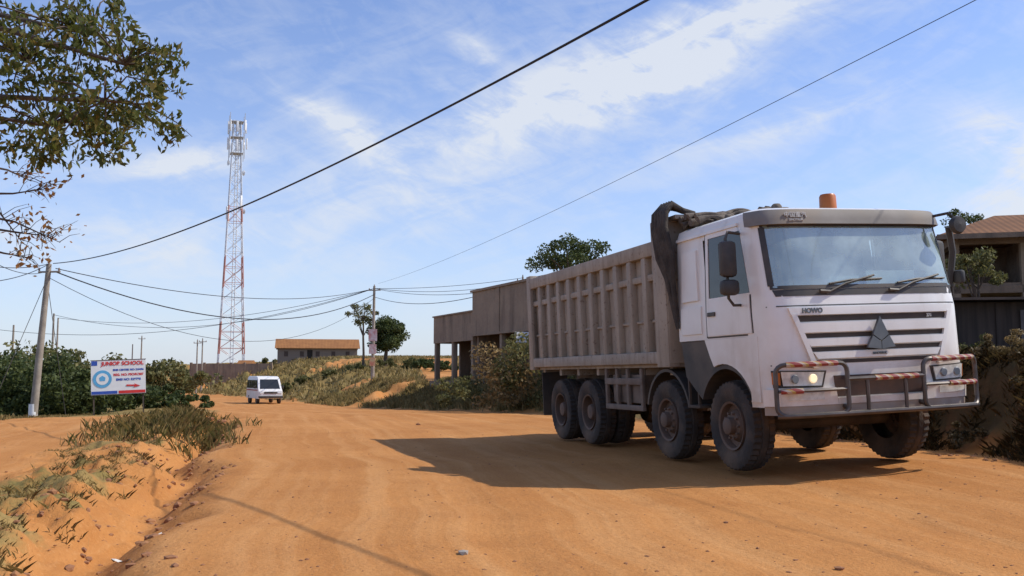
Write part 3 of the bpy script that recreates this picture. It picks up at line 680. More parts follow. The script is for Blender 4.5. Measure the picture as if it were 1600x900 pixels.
for x in (-.8,-.4,0,.4,.8): bd.bx(x-.06,x+.06,y0-.09,y0-.03,1.3,3.25,.01)
bd.bx(-1.2,1.2,y0-.25,y0+.1,3.22,3.28,.01)
for y_ in np.linspace(y0+.3,y1-.3,7): bd.bx(-1.1,1.1,y_-.05,y_+.05,1.14,1.25)
BEDO=bd.obj('dump_body',BED,TR)
tg_=MB();tg_.bx(-1.11,1.11,y1-.03,y1+.05,1.35,2.9,.01)
for x in (-.9,-.45,0,.45,.9): tg_.bx(x-.06,x+.06,y1+.04,y1+.1,1.4,2.85,.01)
tg_.obj('tailgate',BED,TR)
MB().tube([(0,2.5,1.0),(0,2.48,2.9)],[.12,.10],12).obj('hoist_cylinder',CHAS,TR)
for s in (-1,1):
    MB().bx(s*1.2,s*.7,8.15,8.17,.4,1.2).obj('mud_flap',BLK,TR)
    MB().bx(s*1.1,s*.75,8.3,8.36,.85,.97,.01).obj('tail_light',mat('red lens',(.4,.02,.02)),TR)
def tyre_mesh(xc,hw=.15):
    mb=MB();prof=[(-hw*.75,.28),(-hw*.95,.34),(-hw*1.03,.42),(-hw*.98,.50),(-hw*.9,.525),(-hw*.35,.538),(-hw*.3,.52),(-hw*.2,.54),(hw*.2,.54),(hw*.3,.52),(hw*.35,.538),(hw*.9,.525),(hw*.98,.50),(hw*1.03,.42),(hw*.95,.34),(hw*.75,.28)]
    mb.lathe([(a+xc,r_) for a,r_ in prof],(0,0,0),'x',80,rf=lambda k,j,r_:r_-(.022 if (j in (3,4,5,10,11,12) and k%2) else 0))
    return mb
def rim_mesh(s,out,xc):
    mb=MB();o=lambda a:xc+s*a
    if out: prof=[(o(.115),.285),(o(.15),.29),(o(.14),.265),(o(.06),.25),(o(.05),.2),(o(.12),.16),(o(.13),.11),(o(.13),.105),(o(.20),.10),(o(.21),.085),(o(.21),.001)]
    else: prof=[(o(.115),.285),(o(.15),.29),(o(.14),.265),(o(-.02),.25),(o(-.05),.2),(o(-.05),.14),(o(.08),.13),(o(.12),.11),(o(.13),.001)]
    mb.lathe(prof,(0,0,0),'x',32)
    for k in range(10):
        t=k*.6283;r_=.15 if out else .17
        mb.tube([(o(.10 if out else -.05),r_*math.cos(t),r_*math.sin(t)),(o(.155 if out else .0),r_*math.cos(t),r_*math.sin(t))],.016,6)
    return mb
cache={}
for y_ in (1.2,2.9,5.85,7.2):
    dual=y_>4
    for s in (-1,1):
        key=(dual,s);x=s*(1.07 if not dual else 1.06)
        w=link('wheel',None,TR,loc=(x,y_,.54))
        if key not in cache:
            a=tyre_mesh(0).obj('tyre',RUB,w,smooth=40)
            b2=rim_mesh(s,not dual,0).obj('rim',RIM,w,smooth=40);cache[key]=[a.data,b2.data]
            if dual: c_=tyre_mesh(-s*.33).obj('tyre',RUB,w,smooth=40);cache[key].append(c_.data)
        else:
            link('tyre',cache[key][0],w);link('rim',cache[key][1],w)
            if dual: link('tyre',cache[key][2],w)
        w['label']='dusty lugged truck wheel'
tp_=MB()
for k in range(10):
    ph=random.uniform(0,6);yy=2.0+.06*k;zz=3.17+.05*math.sin(k*1.7)
    xe=random.uniform(.5,.95)
    tp_.tube([(x,yy-.1+.10*math.sin(x*3+ph)+.04*math.sin(x*11+ph),zz+.04*math.sin(x*5+ph*2)+.03*math.sin(x*13+ph)) for x in np.linspace(-1.15,xe,34)],[.038+.018*math.sin(i*.9+ph) for i in range(34)],7)
for k in range(10):
    ph=random.uniform(0,6);xs=random.uniform(-.9,-.2);xe=xs+random.uniform(.5,.9)
    tp_.tube([(x,1.15+.09*k+.12*math.sin(x*5+ph),3.11+.03*math.sin(x*12+ph)) for x in np.linspace(xs,xe,20)],[.02+.05*abs(math.sin(i*.55+ph)) for i in range(20)],7)
tp_.obj('tarpaulin_roll',TARP2,TR,smooth=60)
th=MB()
for k in range(9):
    o=k*.045;j=random.uniform(-.025,.025)
    pts=[(-.9,2.5-o*.3,3.30),(-1.08,2.6-o*.6,3.41-.01*k),(-1.24-.015*(k%2),2.66-o*.8,3.42),(-1.34-.02*(k%2),2.70-o*.9,3.30),(-1.38+j*.3,2.68-o,3.1),(-1.37-j,2.56-o*.9,2.7),(-1.33+j,2.44-o*.6,2.35),(-1.31,2.36-o*.3,2.0),(-1.30,2.30-o*.15,1.75)]
    th.tube(pts,[.03,.045,.048,.048,.042,.036,.032,.024,.012],8)
th.obj('hanging_tarpaulin',TARP,TR,smooth=60)
MB().bx(-1.05,-.65,2.36,2.55,1.5,2.75,.04).obj('air_intake',CHAS,TR)
MB().tube([(.9,2.45,1.2),(.9,2.45,3.0)],.09,12).obj('exhaust_stack',CHAS,TR)
# ------------------------------------------------------------------ van
VN=link('passenger_van',None,label='small white passenger van driving on the dirt road',cat='van')
vx,vy=W(425,620,74)[:2];VN.location=(vx,vy,Hs(vx,vy));VN.rotation_euler=(0,0,R(26));VN.scale=(1.08,1.08,1.08)
WP=mat('white van paint',(.78,.77,.74),(.7,.67,.62),rough=.4)
def loftbody():
    prof=[(0.02,.38),(-.03,.7),(.02,.92),(.18,1.05),(.72,1.78),(.95,1.90),(1.3,1.96),(4.1,1.98),(4.42,1.88),(4.52,1.2),(4.54,.4)]
    mb=MB();vs=[]
    cols=[(-.86,.96),(-.82,.99),(-.6,1),(.6,1),(.82,.99),(.86,.96)]
    for x,sc in cols:
        for y_,z_ in prof:
            xx=x*(1-.10*max(0,(z_-1.0)));vs.append((xx,2.25+(y_-2.25)*(sc if abs(x)>.8 else 1),.35+(z_-.35)*(sc+.01 if abs(x)>.8 else 1)))
    n=len(prof);fs=[]
    for c in range(len(cols)-1):
        for i in range(n): fs.append((c*n+i,c*n+(i+1)%n,(c+1)*n+(i+1)%n,(c+1)*n+i))
    fs.append(tuple(range(n)));fs.append(tuple((len(cols)-1)*n+i for i in range(n)))
    mb.add(vs,fs);return mb
loftbody().obj('body',WP,VN,smooth=50)
def vf(x,z,off):
    t=np.interp(z,[.7,.92,1.05,1.78,1.9],[-.03,.02,.18,.72,.95]);return (x,float(t)-off,z+off*.4)
MB().slab(vf,[(-.70,1.08),(.70,1.08),(.62,1.74),(-.62,1.74)],.02,-.02,4,4).obj('windshield',DGL,VN)
for s in (-1,1):
    S=lambda y_,z_,off:(s*(.865*(1-.10*max(0,(z_-1.0)))+off),y_,z_)
    m=MB()
    for a,b2 in ((.75,1.45),(1.55,2.6),(2.7,3.5),(3.6,4.3)):
        m.slab(S,[(a-(.35 if a<1 else 0),1.12),(b2,1.12),(b2,1.7),(a,1.7)],.006,-.02,3,3)
    m.obj('side_window',DGL,VN)
    MB().slab(vf,[(s*.78,.74),(s*.5,.74),(s*.5,.9),(s*.78,.9)],.03,-.02,2,2).obj('headlight',LENS,VN)
    for y_ in (.75,3.5):
        w=link('wheel',None,VN,loc=(s*.76,y_,.31))
        mb=MB();mb.lathe([(-.1,.18),(-.1,.28),(-.06,.31),(.06,.31),(.1,.28),(.1,.18)],(0,0,0),'x',24);mb.obj('tyre',RUB,w)
        MB().lathe([(s*.08,.19),(s*.06,.1),(s*.09,.001)],(0,0,0),'x',20).obj('rim',CHR,w)
    MB().box((s*1.0,.62,1.2),(.12,.08,.2),.02).obj('side_mirror',BLK,VN)
MB().bx(-.45,.45,-.06,.0,.74,.88,.01).obj('grille',BLK,VN)
MB().bx(-.85,.85,-.10,.05,.42,.58,.03).obj('bumper',BLK,VN)
MB().slab(lambda y_,z_,o:(-(.868+o),y_,z_),[(.3,.95),(4.3,.95),(4.3,1.02),(.3,1.02)],.004,-.01,4,1).obj('side_stripe',mat('red stripe',(.4,.05,.04)),VN)
# ------------------------------------------------------------------ buildings
def concrete(name,a,bb_,dark):
    m,nt,b=newmat(name);tc=nt.nodes.new('ShaderNodeTexCoord').outputs['Object']
    mp=nt.nodes.new('ShaderNodeMapping');mp.inputs['Scale'].default_value=(1.6,1.6,.25);nt.links.new(tc,mp.inputs[0])
    n1=noise_(nt,1,6,mp.outputs[0],.65);n2=noise_(nt,.7,7,tc,.7);n3=noise_(nt,8,4,tc,.6)
    c=ramp(nt,n2,.35,.65,a,bb_);c=mixc(nt,ramp(nt,n1,.5,.7,(0,0,0),(.8,.8,.8)),c,dark)
    c=mixc(nt,ramp(nt,n3,.55,.75,(0,0,0),(.4,.4,.4)),c,tuple(x*.6 for x in bb_))
    nt.links.new(c,b.inputs['Base Color']);b.inputs['Roughness'].default_value=.92
    bn=nt.nodes.new('ShaderNodeBump');bn.inputs['Strength'].default_value=.5;bn.inputs['Distance'].default_value=.05;nt.links.new(n3,bn.inputs['Height']);nt.links.new(bn.outputs[0],b.inputs['Normal']);return m
CONC=concrete('weathered brown concrete',(.32,.24,.165),(.23,.17,.12),(.13,.095,.068))
CONCD=concrete('dark plaster wall',(.25,.175,.12),(.17,.12,.085),(.10,.075,.055))
DARK=mat('dark door interior',(.03,.024,.02),rough=.9)
WHT=mat('white board',(.8,.8,.79),(.74,.74,.73),rough=.6)
ea=math.atan2(-.909,.416)
def bld():
    e=link('shop_building',None,label='unfinished grey-brown concrete shop building with verandah columns',cat='building',loc=(-1.9,52,0))
    e.rotation_euler=(0,0,ea)
    w=MB()
    w.bx(0,24,2.6,2.85,.0,5.0);w.bx(0,.25,0,9,.0,5.2);w.bx(23.8,24,0,9,0,5.2);w.bx(0,24,8.8,9,0,5.2)
    w.bx(-6.2,0,2.8,3.0,0,4.2);w.bx(-6.2,-6,1.4,7,0,4.2);w.bx(-6.2,0,6.8,7,0,4.2)
    w.bx(-6.4,24,-.4,3,.2,.95,.02)
    w.obj('wall',CONCD,e,smooth=0)
    p=MB();p.bx(-.05,24.1,-.25,.05,3.45,5.72);p.bx(-.15,24.2,-.35,.15,5.72,5.84);p.bx(-.05,24.1,-.3,.1,3.35,3.46)
    p.bx(-.1,.2,.05,9,3.6,5.75);p.bx(.2,24,.05,9,5.0,5.15)
    for x in np.arange(3.5,24,3.5): p.bx(x-.12,x+.12,-.3,-.25,3.46,5.72)
    p.obj('parapet',CONC,e,smooth=0)
    q=MB();q.bx(-6.3,-.1,-.2,.0,3.15,4.7);q.bx(-6.35,-.1,-.28,.1,4.7,4.78);q.bx(-6.3,-6.05,0,3,3.15,4.7);q.bx(-6.1,-.1,0,6.9,3.9,4.05)
    q.obj('canopy',CONC,e,smooth=0)
    for x in (-6.15,-3.3,-.35,3.5,7,10.5,14,17.5,21):
        MB().bx(x-.14,x+.14,-.15,.13,.9,3.4,.02).obj('column',CONC,e)
    for x,wd in ((-5.3,1.2),(-2.6,1.4),(1.4,1.1),(4.6,1.5),(8.2,1.2),(11.8,1.5),(15.3,1.3)):
        MB().bx(x,x+wd,2.55,2.598,.95,2.95).obj('door',DARK,e)
bld()
s_=link('shop_sign',None,label='small white sign with blue house mark by the verandah',cat='sign',loc=W(816,527,40));s_.rotation_euler=(0,0,R(20))
MB().bx(-.32,.32,0,.04,-.22,.22).obj('board',mat('bright white board',(.85,.85,.84)),s_)
MB().prism([(-.07,-.12),(.07,-.12),(.07,.0),(0,.07),(-.07,.0)],-.012,-.002,'y').obj('house_mark',mat('pale blue mark',(.25,.4,.6)),s_,smooth=0)
MB().tube([(0,.06,-.2),(0,.06,-2.3)],.03,6).obj('post',CHAS,s_)
def roofmat(name,a,bb_):
    m,nt,b=newmat(name)
    tc=nt.nodes.new('ShaderNodeTexCoord')
    wv=nt.nodes.new('ShaderNodeTexWave');wv.inputs['Scale'].default_value=1.4;nt.links.new(tc.outputs['Object'],wv.inputs[0])
    col=ramp(nt,noise_(nt,1.2,6),.3,.7,a,bb_);nt.links.new(mixc(nt,math_(nt,'MULTIPLY',wv.outputs['Fac'],.55),col,tuple(x*.35 for x in a)),b.inputs['Base Color']);b.inputs['Roughness'].default_value=.75
    b.inputs['Specular IOR Level'].default_value=.2;return m
ROOF=roofmat('rusted brown corrugated roof',(.27,.125,.05),(.18,.085,.036))
ROOF2=roofmat('rusty orange metal roof',(.42,.19,.065),(.29,.125,.045))
def hiphouse():
    e=link('house',None,label='two-storey unfinished house with orange corrugated hip roof',cat='house',loc=(16.2,33,0));e.rotation_euler=(0,0,R(-14))
    w=MB();w.bx(1.6,7,1.4,6,1,6.0);w.bx(-.6,1.6,3.2,6,1,6.0);w.bx(-.9,7.2,-.1,6.2,4.05,4.3);w.bx(-.9,7.2,-.1,.1,5.75,6.0);w.bx(-.95,-.7,0,6,5.75,6.0);w.bx(-.9,7,-.05,.05,4.3,4.4)
    w.obj('wall',CONCD,e,smooth=0)
    r_=MB();a=[(-1.5,-.9,6.0),(8,-.9,6.0),(8,7,6.0),(-1.5,7,6.0),(1.2,3,7.2),(5,3,7.2)]
    r_.add(a,[(0,1,5,4),(1,2,5),(2,3,4,5),(3,0,4),(3,2,1,0)]);r_.obj('roof',ROOF,e,smooth=0)
    MB().bx(-1.52,8.02,-.95,-.905,5.85,6.02).obj('fascia',CONCD,e,smooth=0)
    for x in (-.8,1.4,3.6,5.8): MB().bx(x-.13,x+.13,-.1,.16,1.0,5.75).obj('column',CONC,e)
    for x in (2.2,4.6): MB().bx(x,x+1.1,1.35,1.398,4.5,5.6).obj('window',DARK,e)
hiphouse()
sh=link('shed',None,label='low dark timber shed with rusty sheet roof on the bank',cat='shed',loc=(9.0,19.0,0));sh.rotation_euler=(0,0,R(-8))
PLK,nt,b=newmat('dark planks')
tcs=nt.nodes.new('ShaderNodeTexCoord').outputs['Object'];mps=nt.nodes.new('ShaderNodeMapping');mps.inputs['Scale'].default_value=(7,1,.35);nt.links.new(tcs,mps.inputs[0])
nt.links.new(ramp(nt,noise_(nt,1,6,mps.outputs[0],.6),.35,.65,(.03,.023,.018),(.085,.06,.045)),b.inputs['Base Color']);b.inputs['Roughness'].default_value=.9
w=MB();w.bx(-.6,7,0,.1,.8,2.66);w.bx(-.6,-.5,.1,3,.8,2.66);w.bx(6.9,7,.1,3,.8,2.66);w.bx(-.6,7,2.9,3,.8,2.6)
for x in np.arange(-.55,7,1.15): w.bx(x-.05,x+.05,-.03,-.003,.8,2.64)
w.obj('wall',PLK,sh,smooth=0)
w=MB();w.add([(-.9,-.4,2.68),(7.3,-.4,2.68),(7.3,3.3,2.86),(-.9,3.3,2.86),(-.9,-.4,2.73),(7.3,-.4,2.73),(7.3,3.3,2.91),(-.9,3.3,2.91)],[(0,3,2,1),(4,5,6,7),(0,1,5,4),(1,2,6,5),(2,3,7,6),(3,0,4,7)]);w.obj('roof',mat('rusty sheet',(.15,.10,.07),(.09,.065,.045),rough=.8),sh,smooth=0)
MB().bx(1.0,2.0,-.04,-.032,1.1,2.5).obj('door',mat('metal grey door',(.12,.10,.09),rough=.5),sh)
def brick():
    x,y_,_=W(497,560,150);z=Hs(x,y_)-.15
    e=link('brick_house',None,label='long low brick house with rusty orange metal roof',cat='house',loc=(x,y_,z));e.rotation_euler=(0,0,R(12))
    m,nt,b=newmat('red brown brick');br=nt.nodes.new('ShaderNodeTexBrick');br.inputs['Scale'].default_value=3
    br.inputs['Color1'].default_value=(.25,.14,.085,1);br.inputs['Color2'].default_value=(.19,.10,.065,1);br.inputs['Mortar'].default_value=(.2,.15,.11,1)
    tc=nt.nodes.new('ShaderNodeTexCoord');nt.links.new(tc.outputs['Object'],br.inputs[0]);nt.links.new(br.outputs[0],b.inputs['Base Color'])
    w=MB();w.bx(-6.1,6.1,0,6,-1,2.2);w.prism([(0,2.2),(6,2.2),(3,3.45)],-6.1,6.1);w.obj('wall',m,e,smooth=0)
    w=MB();w.prism([(-.6,2.02),(-.6,2.1),(3,3.62),(6.6,2.1),(6.6,2.02),(3,3.54)],-6.5,6.5);w.obj('roof',ROOF2,e,smooth=0)
    for xx in (-4.8,-2.4,0,2.4,4.6): MB().bx(xx-.3,xx+.3,-.04,-.003,.8,1.6).obj('window',mat('brown shutter',(.09,.06,.045)),e)
    MB().bx(-1.6,-.8,-.045,-.006,-.3,1.8).obj('door',DARK,e)
brick()
x0,y_,_=W(300,592,140);x1=W(425,592,140)[0]
e=MB()
e.bx(x0,x1,140,140.2,-1.5,3.05)
for x in np.linspace(x0,x1,7): e.bx(x-.15,x+.15,139.9,140.3,-1.5,3.2)
e.obj('compound_wall',CONC,label='long low grey-brown block wall around the tower compound',cat='wall',smooth=0)
for (a,b2,d,t) in ((300,330,143,572),(372,392,143,566)):
    x0,_,z=W(a,t,d);x1=W(b2,t,d)[0];g=link('hut',None,label='small hut with rusty roof behind the compound wall',cat='hut',loc=((x0+x1)/2,d,0))
    w2=(x1-x0)/2;MB().bx(-w2,w2,0,3,0,z-.4).obj('wall',CONCD,g,smooth=0)
    MB().prism([(-.3,z-.45),(1.5,z+.3),(3.3,z-.45)],-w2-.2,w2+.2).obj('roof',ROOF2,g,smooth=0)
# ------------------------------------------------------------------ tower
TWM,nt,b=newmat('red and white tower steel')
tc=nt.nodes.new('ShaderNodeTexCoord');sp=nt.nodes.new('ShaderNodeSeparateXYZ');nt.links.new(tc.outputs['Object'],sp.inputs[0])
f=math_(nt,'FRACT',math_(nt,'MULTIPLY',math_(nt,'ADD',sp.outputs[2],-2.),1/12.));r=nt.nodes.new('ShaderNodeValToRGB');r.color_ramp.interpolation='CONSTANT';e=r.color_ramp.elements
e[0].color=(.46,.20,.155,1);e[1].position=.48;e[1].color=(.68,.68,.69,1);nt.links.new(f,r.inputs[0])
top=math_(nt,'GREATER_THAN',sp.outputs[2],29.)
nt.links.new(mixc(nt,top,r.outputs[0],(.60,.63,.67)),b.inputs['Base Color'])
def tower():
    x,y_,_=W(362,567,174);z0=3.2;Ht=W(373,183,174)[2]-z0
    e=link('cell_tower',None,label='tall red and white lattice telecom tower with antennas',cat='tower',loc=(x,y_,z0));e.rotation_euler=(0,0,R(20))
    hw=lambda z:1.62*(1-z/Ht)**1.05+.62
    mb=MB();N=17;zz=[Ht*(1-(1-i/N)**1.15) for i in range(N+1)]
    C=((1,1),(-1,1),(-1,-1),(1,-1))
    for a,b2 in C:
        mb.tube([(a*hw(z),b2*hw(z),z) for z in zz],[.13-.04*i/N for i in range(N+1)],6)
    for i in range(N):
        for k in range(4):
            a=C[k];b2=C[(k+1)%4];h0,h1=hw(zz[i]),hw(zz[i+1])
            A=(a[0]*h0,a[1]*h0,zz[i]);Bq=(b2[0]*h1,b2[1]*h1,zz[i+1]);Cq=(b2[0]*h0,b2[1]*h0,zz[i]);D=(a[0]*h1,a[1]*h1,zz[i+1])
            mb.tube([A,Bq],.042,4);mb.tube([Cq,D],.042,4);mb.tube([D,Bq],.04,4)
    mb.obj('lattice_mast',TWM,e,smooth=0)
    GR_=mat('galvanised steel',(.5,.5,.5),(.4,.4,.4),rough=.5)
    l=MB()
    for dx in (-.25,.25): l.tube([(dx+.1,-.46,0),(dx+.1,-.3,Ht)],.09,4)
    for z in np.arange(1,Ht,1.2): l.bx(-.2,.4,-.42,-.32,z,z+.12)
    l.obj('ladder',mat('white ladder',(.72,.74,.76)),e,smooth=0)
    pf=MB()
    for z in (Ht-6.2,Ht-3.2,Ht-.3):
        pf.bx(-1.1,1.1,-1.1,1.1,z,z+.12)
        for q in C: pf.tube([(q[0]*1.3,q[1]*1.3,z-1),(q[0]*1.3,q[1]*1.3,z+1.6)],.06,5)
    pf.obj('platform',GR_,e,smooth=0)
    for i in range(14):
        t=i*2*math.pi/7+.2;z=Ht-(1.6 if i<7 else 4.6);rr_=1.6+random.uniform(-.1,.25)
        m=MB();m.box((rr_*math.cos(t),rr_*math.sin(t),z+random.uniform(-.3,.7)),(.2,.36,random.uniform(1.6,2.5)),.04,rot=t);m.obj('antenna',WHT,e)
    for z,t in ((Ht*.62,2.6),(Ht*.66,-.9),(Ht*.60,3.8)):
        m=MB();m.box((1.55*math.cos(t),1.55*math.sin(t),z),(.25,.45,2.4),.05,rot=t);m.obj('antenna',WHT,e)
    for z,t in ((Ht-8,3.4),(Ht-9.5,.4),(Ht*.63,.4)):
        m=MB();h=hw(z)+.5;m.lathe([(-.15,.001),(-.12,.3),(.1,.5),(.14,.5),(-.0,.001)],(0,0,0),'x',18)
        o=m.obj('microwave_dish',WHT,e,loc=(h*math.cos(t),h*math.sin(t),z));o.rotation_euler=(0,0,t)
tower()
# ------------------------------------------------------------------ poles and wires
WOOD=mat('weathered pole timber',(.36,.31,.25),(.24,.2,.16),rough=.9,scale=3,bump=.3)
IND=mat('insulator',(.2,.12,.08),rough=.4)
def pole(px,pyb,pyt,d,r=.13,pxt=None,label='weathered wooden utility pole standing by the road',arm=True,group='utility poles along the road'):
    xb,_,zb=W(px,pyb,d);xt,_,zt=W(pxt or px,pyt,d);z0=Hs(xb,d)
    e=link('utility_pole',None,label=label,cat='utility pole',loc=(xb,d,z0),group=group)
    MB().tube([(0,0,-.3),((xt-xb)*.5,0,(zt-z0)*.5),(xt-xb,0,zt-z0)],[r*1.15,r*.95,r*.72],12).obj('pole_shaft',WOOD,e)
    if arm:
        a=MB();h=zt-z0;dx=xt-xb;a.tube([(dx-.5,.1,h-.35),(dx+.55,-.1,h-.35)],.045,6);a.obj('crossarm',WOOD,e)
        for q in (-.42,0,.45): MB().lathe([(0,.02),(.02,.05),(.06,.03),(.09,.05),(.14,.02)],(dx+q,0,h-.31 if q else h),'z',10).obj('insulator',IND,e)
    return e,Vector((xt,d,zt)),Vector((xb,d,z0))
lp,LT,LB=pole(57,664,412,42,.15,72,label='grey weathered utility pole with stay wire beside the thicket')
MB().lathe([(0.05,.19),(.62,.185),(.62,.17)],(0.01,0,.1),'z',12).obj('painted_band',WHT,lp)
st=MB();st.tube([LT-LB+Vector((0,0,-.5)),Vector((-1.6,-.8,0))],.015,4);st.obj('stay_wire',BLK,lp)
st=MB();st.tube([LT-LB+Vector((0,0,-1.)),Vector((1.1,.8,0))],.015,4);st.obj('stay_wire',BLK,lp)
mp,MT,MBp=pole(583,597,447,80,.14,584,label='tall timber utility pole carrying campaign posters')
for z,w_,h_,c,c2 in ((3.15,.7,1.0,(.75,.7,.68),(.55,.12,.1)),(2.1,.6,.8,(.62,.10,.08),(.75,.68,.62)),(1.1,.45,.7,(.62,.12,.1),(.7,.62,.3))):
    o=MB().bx(-w_/2,w_/2,-.22,-.17,z,z+h_).obj('poster',mat('poster',c,c2,scale=2.2,rough=.6),mp)
pole(208,562,538,140,.1,arm=False);pole(222,562,526,140,.12)
pole(21,560,508,95,.12,arm=False);pole(83,560,490,100,.12,arm=False);pole(90,560,497,104,.11,arm=False)
pole(309,590,532,120,.1);pole(317,590,530,122,.1)
pole(817,470,432,75,.1)
WIRE=mat('black cable',(.02,.02,.022),rough=.6)
def wire(p0,p1,sag,r=.02,n=28,label='black overhead power cable'):
    p0=Vector(p0);p1=Vector(p1);mb=MB()
    mb.tube([p0.lerp(p1,i/n)-Vector((0,0,sag*4*(i/n)*(1-i/n))) for i in range(n+1)],r,5)
    mb.obj('power_line',WIRE,label=label,cat='power line',group='overhead cables')
mb=MB();pts=[]
for i in range(70):
    s=i/69*1.7;pts.append((-20.2+21.8*s,42-29.8*s,6.15-2.99*s+2.86*s*s if s<1.12 else 6.15-2.99*1.12+2.86*1.12**2+(s-1.12)*3.2))
mb.tube(pts,.019,6);mb.obj('power_line',WIRE,label='thick twisted black cable crossing high over the road',cat='power line',group='overhead cables')
mb=MB();pts=[]
for i in range(70):
    s=i/69*1.25;pts.append((-11.2+18.26*s,80-65.2*s,8.93-3.73*s+1.8*s*s))
mb.tube(pts,.007,5);mb.obj('power_line',WIRE,label='thin black cable running high over the truck',cat='power line',group='overhead cables')
ml=MT+Vector((0,0,-.2))
wire(LT+Vector((.3,0,-.2)),ml,1.1,.02);wire(LT+Vector((.3,0,-.35)),ml+Vector((0,0,-.5)),2.1,.03);wire(LT+Vector((0,0,-.6)),ml+Vector((0,0,-.8)),3.2,.014)
wire(ml,W(817,434,75),.25,.018);wire(ml,W(817,440,75),.5,.018);wire(ml+Vector((0,0,-.7)),W(745,463,53),.5,.02);wire(ml,W(830,447,50),.5,.016)
wire(W(90,497,104),ml,1.5,.02);wire(W(83,492,100),ml,2.2,.02);wire(W(-100,500,90),ml,2.5,.02)
wire(LT,W(-80,400,38),.3,.016);wire(LT,W(-80,440,30),.3,.016);wire(LT+Vector((0,0,-.3)),W(-60,380,25),.4,.012)
# ------------------------------------------------------------------ billboard
def billboard():
    d=40;x,_,z=W(190,589,d);x0=Hs(x,d)
    e=link('billboard',None,label='white school signboard with blue and red lettering on two posts',cat='signboard',loc=(x,d,0));e.rotation_euler=(0,R(-2.5),R(24))
    w,h=2.1,1.4
    MB().bx(-w/2,w/2,0,.05,z-h/2,z+h/2).obj('board',WHT,e)
    BL=mat('sign blue',(.04,.10,.45));RD=mat('sign red',(.7,.04,.04));LB_=mat('sign light blue',(.12,.42,.7))
    for s in (-1,1): MB().bx(s*(w/2-.10)-.03,s*(w/2-.10)+.03,.052,.11,x0-.4,z+h/2).obj('post',CHAS,e)
    MB().bx(-w/2+.02,-w/2+.24,-.008,-.001,z+h/2-.2,z+h/2-.02).obj('header_corner',BL,e)
    MB().bx(-w/2+.02,-.05,-.008,-.001,z-h/2+.02,z-h/2+.14).obj('footer_band',BL,e)
    MB().bx(.0,w/2-.02,-.008,-.001,z-h/2+.02,z-h/2+.14).obj('footer_band',RD,e)
    MB().bx(-w/2-.02,w/2+.02,-.01,.06,z+h/2,z+h/2+.025).bx(-w/2-.02,w/2+.02,-.01,.06,z-h/2-.025,z-h/2).obj('frame',CHAS,e)
    MB().lathe([(-.01,.001),(-.01,.36),(0,.36)],(-.62,-.002,z-.06),'y',32).obj('crest_ring',LB_,e)
    MB().lathe([(-.014,.001),(-.014,.24),(-.01,.24)],(-.62,-.002,z-.06),'y',32).obj('crest_disc',WHT,e)
    MB().prism([(-.72,z-.14),(-.52,z-.14),(-.50,z+.0),(-.62,z+.08),(-.74,z+.0)],-.022,-.017,'y').obj('crest_book',LB_,e,smooth=0)
    text('JUNIOR SCHOOL',.21,FR(.16,-.012,z+h/2-.14),RD,parent=e,ext=.002,bold=.008)
    for i,(t,m) in enumerate((('EMIS CENTER NO: 210496',BL),('REG. NO: PSO/K/207',RD),('EMIS NO: 528780',BL))):
        text(t,.13 if i else .105,FR(.38,-.004,z+.29-.2*i),m,parent=e,ext=.002,bold=.006)
    MB().prism([(.3,z-.32),(.62,z-.34),(.60,z-.29),(.84,z-.39),(.58,z-.45),(.6,z-.40),(.3,z-.39)],-.016,-.010,'y').obj('red_arrow',RD,e,smooth=0)
billboard()
# ------------------------------------------------------------------ light, sky, camera
sd_=Vector((1,.06,1.04)).normalized();el=math.asin(sd_.z);azs=math.atan2(sd_.x,sd_.y)
L=bpy.data.lights.new('sun','SUN');L.energy=4.1;L.angle=R(.5);L.color=(1,.94,.84)
so=bpy.data.objects.new('sun',L);COL.objects.link(so);so.rotation_euler=sd_.to_track_quat('Z','Y').to_euler()
wd=bpy.data.worlds.new('World');scene.world=wd;wd.use_nodes=True;nt=wd.node_tree;bg=nt.nodes['Background']
sky=nt.nodes.new('ShaderNodeTexSky');sky.sky_type='NISHITA';sky.sun_disc=False;sky.sun_elevation=el;sky.sun_rotation=azs
sky.air_density=1.0;sky.dust_density=.6;sky.ozone_density=1.5
tc=nt.nodes.new('ShaderNodeTexCoord');sp=nt.nodes.new('ShaderNodeSeparateXYZ');nt.links.new(tc.outputs['Generated'],sp.inputs[0])
az=math_(nt,'ARCTAN2',sp.outputs[0],sp.outputs[1]);elv=math_(nt,'ARCSINE',sp.outputs[2])
cb=nt.nodes.new('ShaderNodeCombineXYZ');nt.links.new(az,cb.inputs[0]);nt.links.new(elv,cb.inputs[1]);AE=cb.outputs[0]
def mapn(loc,rot,sc,typ='TEXTURE'):
    m=nt.nodes.new('ShaderNodeMapping');m.vector_type=typ;m.inputs['Location'].default_value=(*loc,0);m.inputs['Rotation'].default_value=(0,0,rot);m.inputs['Scale'].default_value=(*sc,1)
    nt.links.new(AE,m.inputs['Vector']);return m.outputs[0]
tot=None
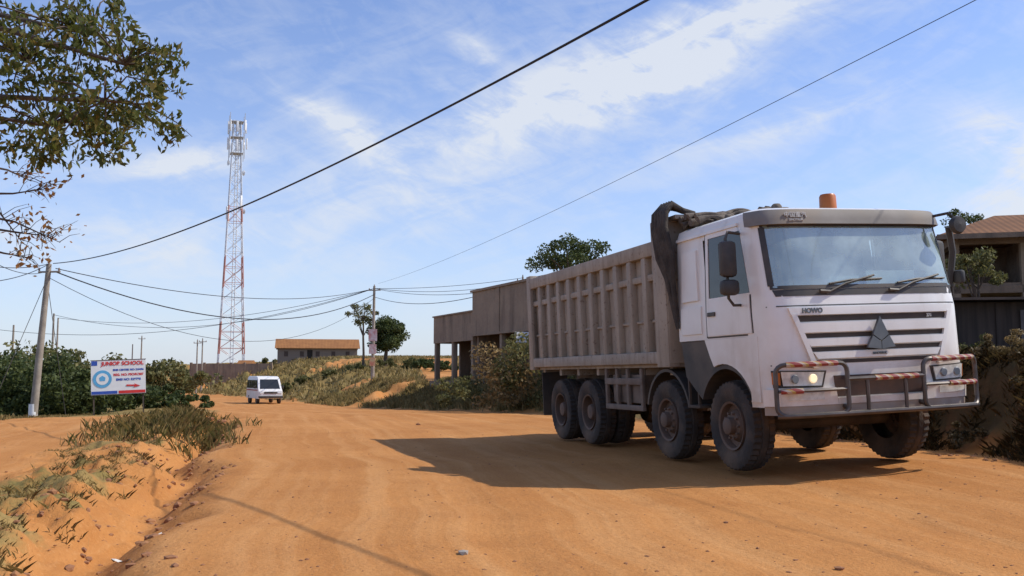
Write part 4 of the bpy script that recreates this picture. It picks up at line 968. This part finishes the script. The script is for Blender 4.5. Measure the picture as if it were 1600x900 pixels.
for px,py,a,b2,rot,amp in ((880,150,260,58,16,1.3),(1030,105,120,38,12,1.2),(520,185,100,24,-28,1.0),(270,252,90,20,10,1.2),(1150,12,160,30,5,1.0),(1590,212,70,34,-20,1.2),(1600,320,80,70,0,.9),(740,62,40,18,-20,.7),(600,320,280,60,8,.45),(180,385,220,45,0,.6),(1230,190,160,30,14,.6)):
    a0=math.atan((px-800)/1500);e0=math.atan((588-py)/1500*math.cos(a0))
    m=mapn((a0,e0),R(rot),(a/1500,b2/1500))
    vl=nt.nodes.new('ShaderNodeVectorMath');vl.operation='LENGTH';nt.links.new(m,vl.inputs[0])
    g=math_(nt,'MULTIPLY',math_(nt,'EXPONENT',math_(nt,'MULTIPLY',math_(nt,'POWER',vl.outputs['Value'],2),-1)),amp)
    tot=g if tot is None else math_(nt,'ADD',tot,g)
n1=noise_(nt,1,7,mapn((0,0),R(16),(.16,.05)),.6,1.0)
n2=noise_(nt,1,7,mapn((3,1),R(-20),(.05,.022)),.64,.6)
nn=math_(nt,'ADD',math_(nt,'MULTIPLY',n1,.6),math_(nt,'MULTIPLY',n2,.4))
sh_=math_(nt,'SUBTRACT',math_(nt,'MULTIPLY',nn,3.8),1.2,clamp=True)
mask=math_(nt,'MULTIPLY',tot,sh_)
cir=math_(nt,'MULTIPLY',math_(nt,'MULTIPLY',math_(nt,'SUBTRACT',nn,.44),1.5,clamp=True),.85)
hz=math_(nt,'MULTIPLY',math_(nt,'EXPONENT',math_(nt,'MULTIPLY',math_(nt,'MAXIMUM',elv,0),-6.0)),.62)
cm=nt.nodes.new('ShaderNodeMix');cm.data_type='RGBA';cm.blend_type='MULTIPLY';cm.inputs[0].default_value=1;nt.links.new(sky.outputs[0],cm.inputs[6]);cm.inputs[7].default_value=(.98,1.04,1.30,1)
hazed=mixc(nt,hz,cm.outputs[2],(4.4,4.9,5.9))
nt.links.new(mixc(nt,math_(nt,'MINIMUM',math_(nt,'ADD',mask,cir),.88),hazed,(5.3,5.6,6.1)),bg.inputs['Color']);bg.inputs['Strength'].default_value=.145
cd=bpy.data.cameras.new('camera');cam=bpy.data.objects.new('camera',cd);COL.objects.link(cam)
cd.sensor_width=36;cd.lens=33.75;cd.clip_end=4000;cd.clip_start=.05
cam.location=(0,0,1.2);cam.rotation_euler=(R(90)+math.atan(138/1500),0,0);scene.camera=cam
scene.view_settings.view_transform='Standard';scene.view_settings.look='None';scene.view_settings.exposure=0
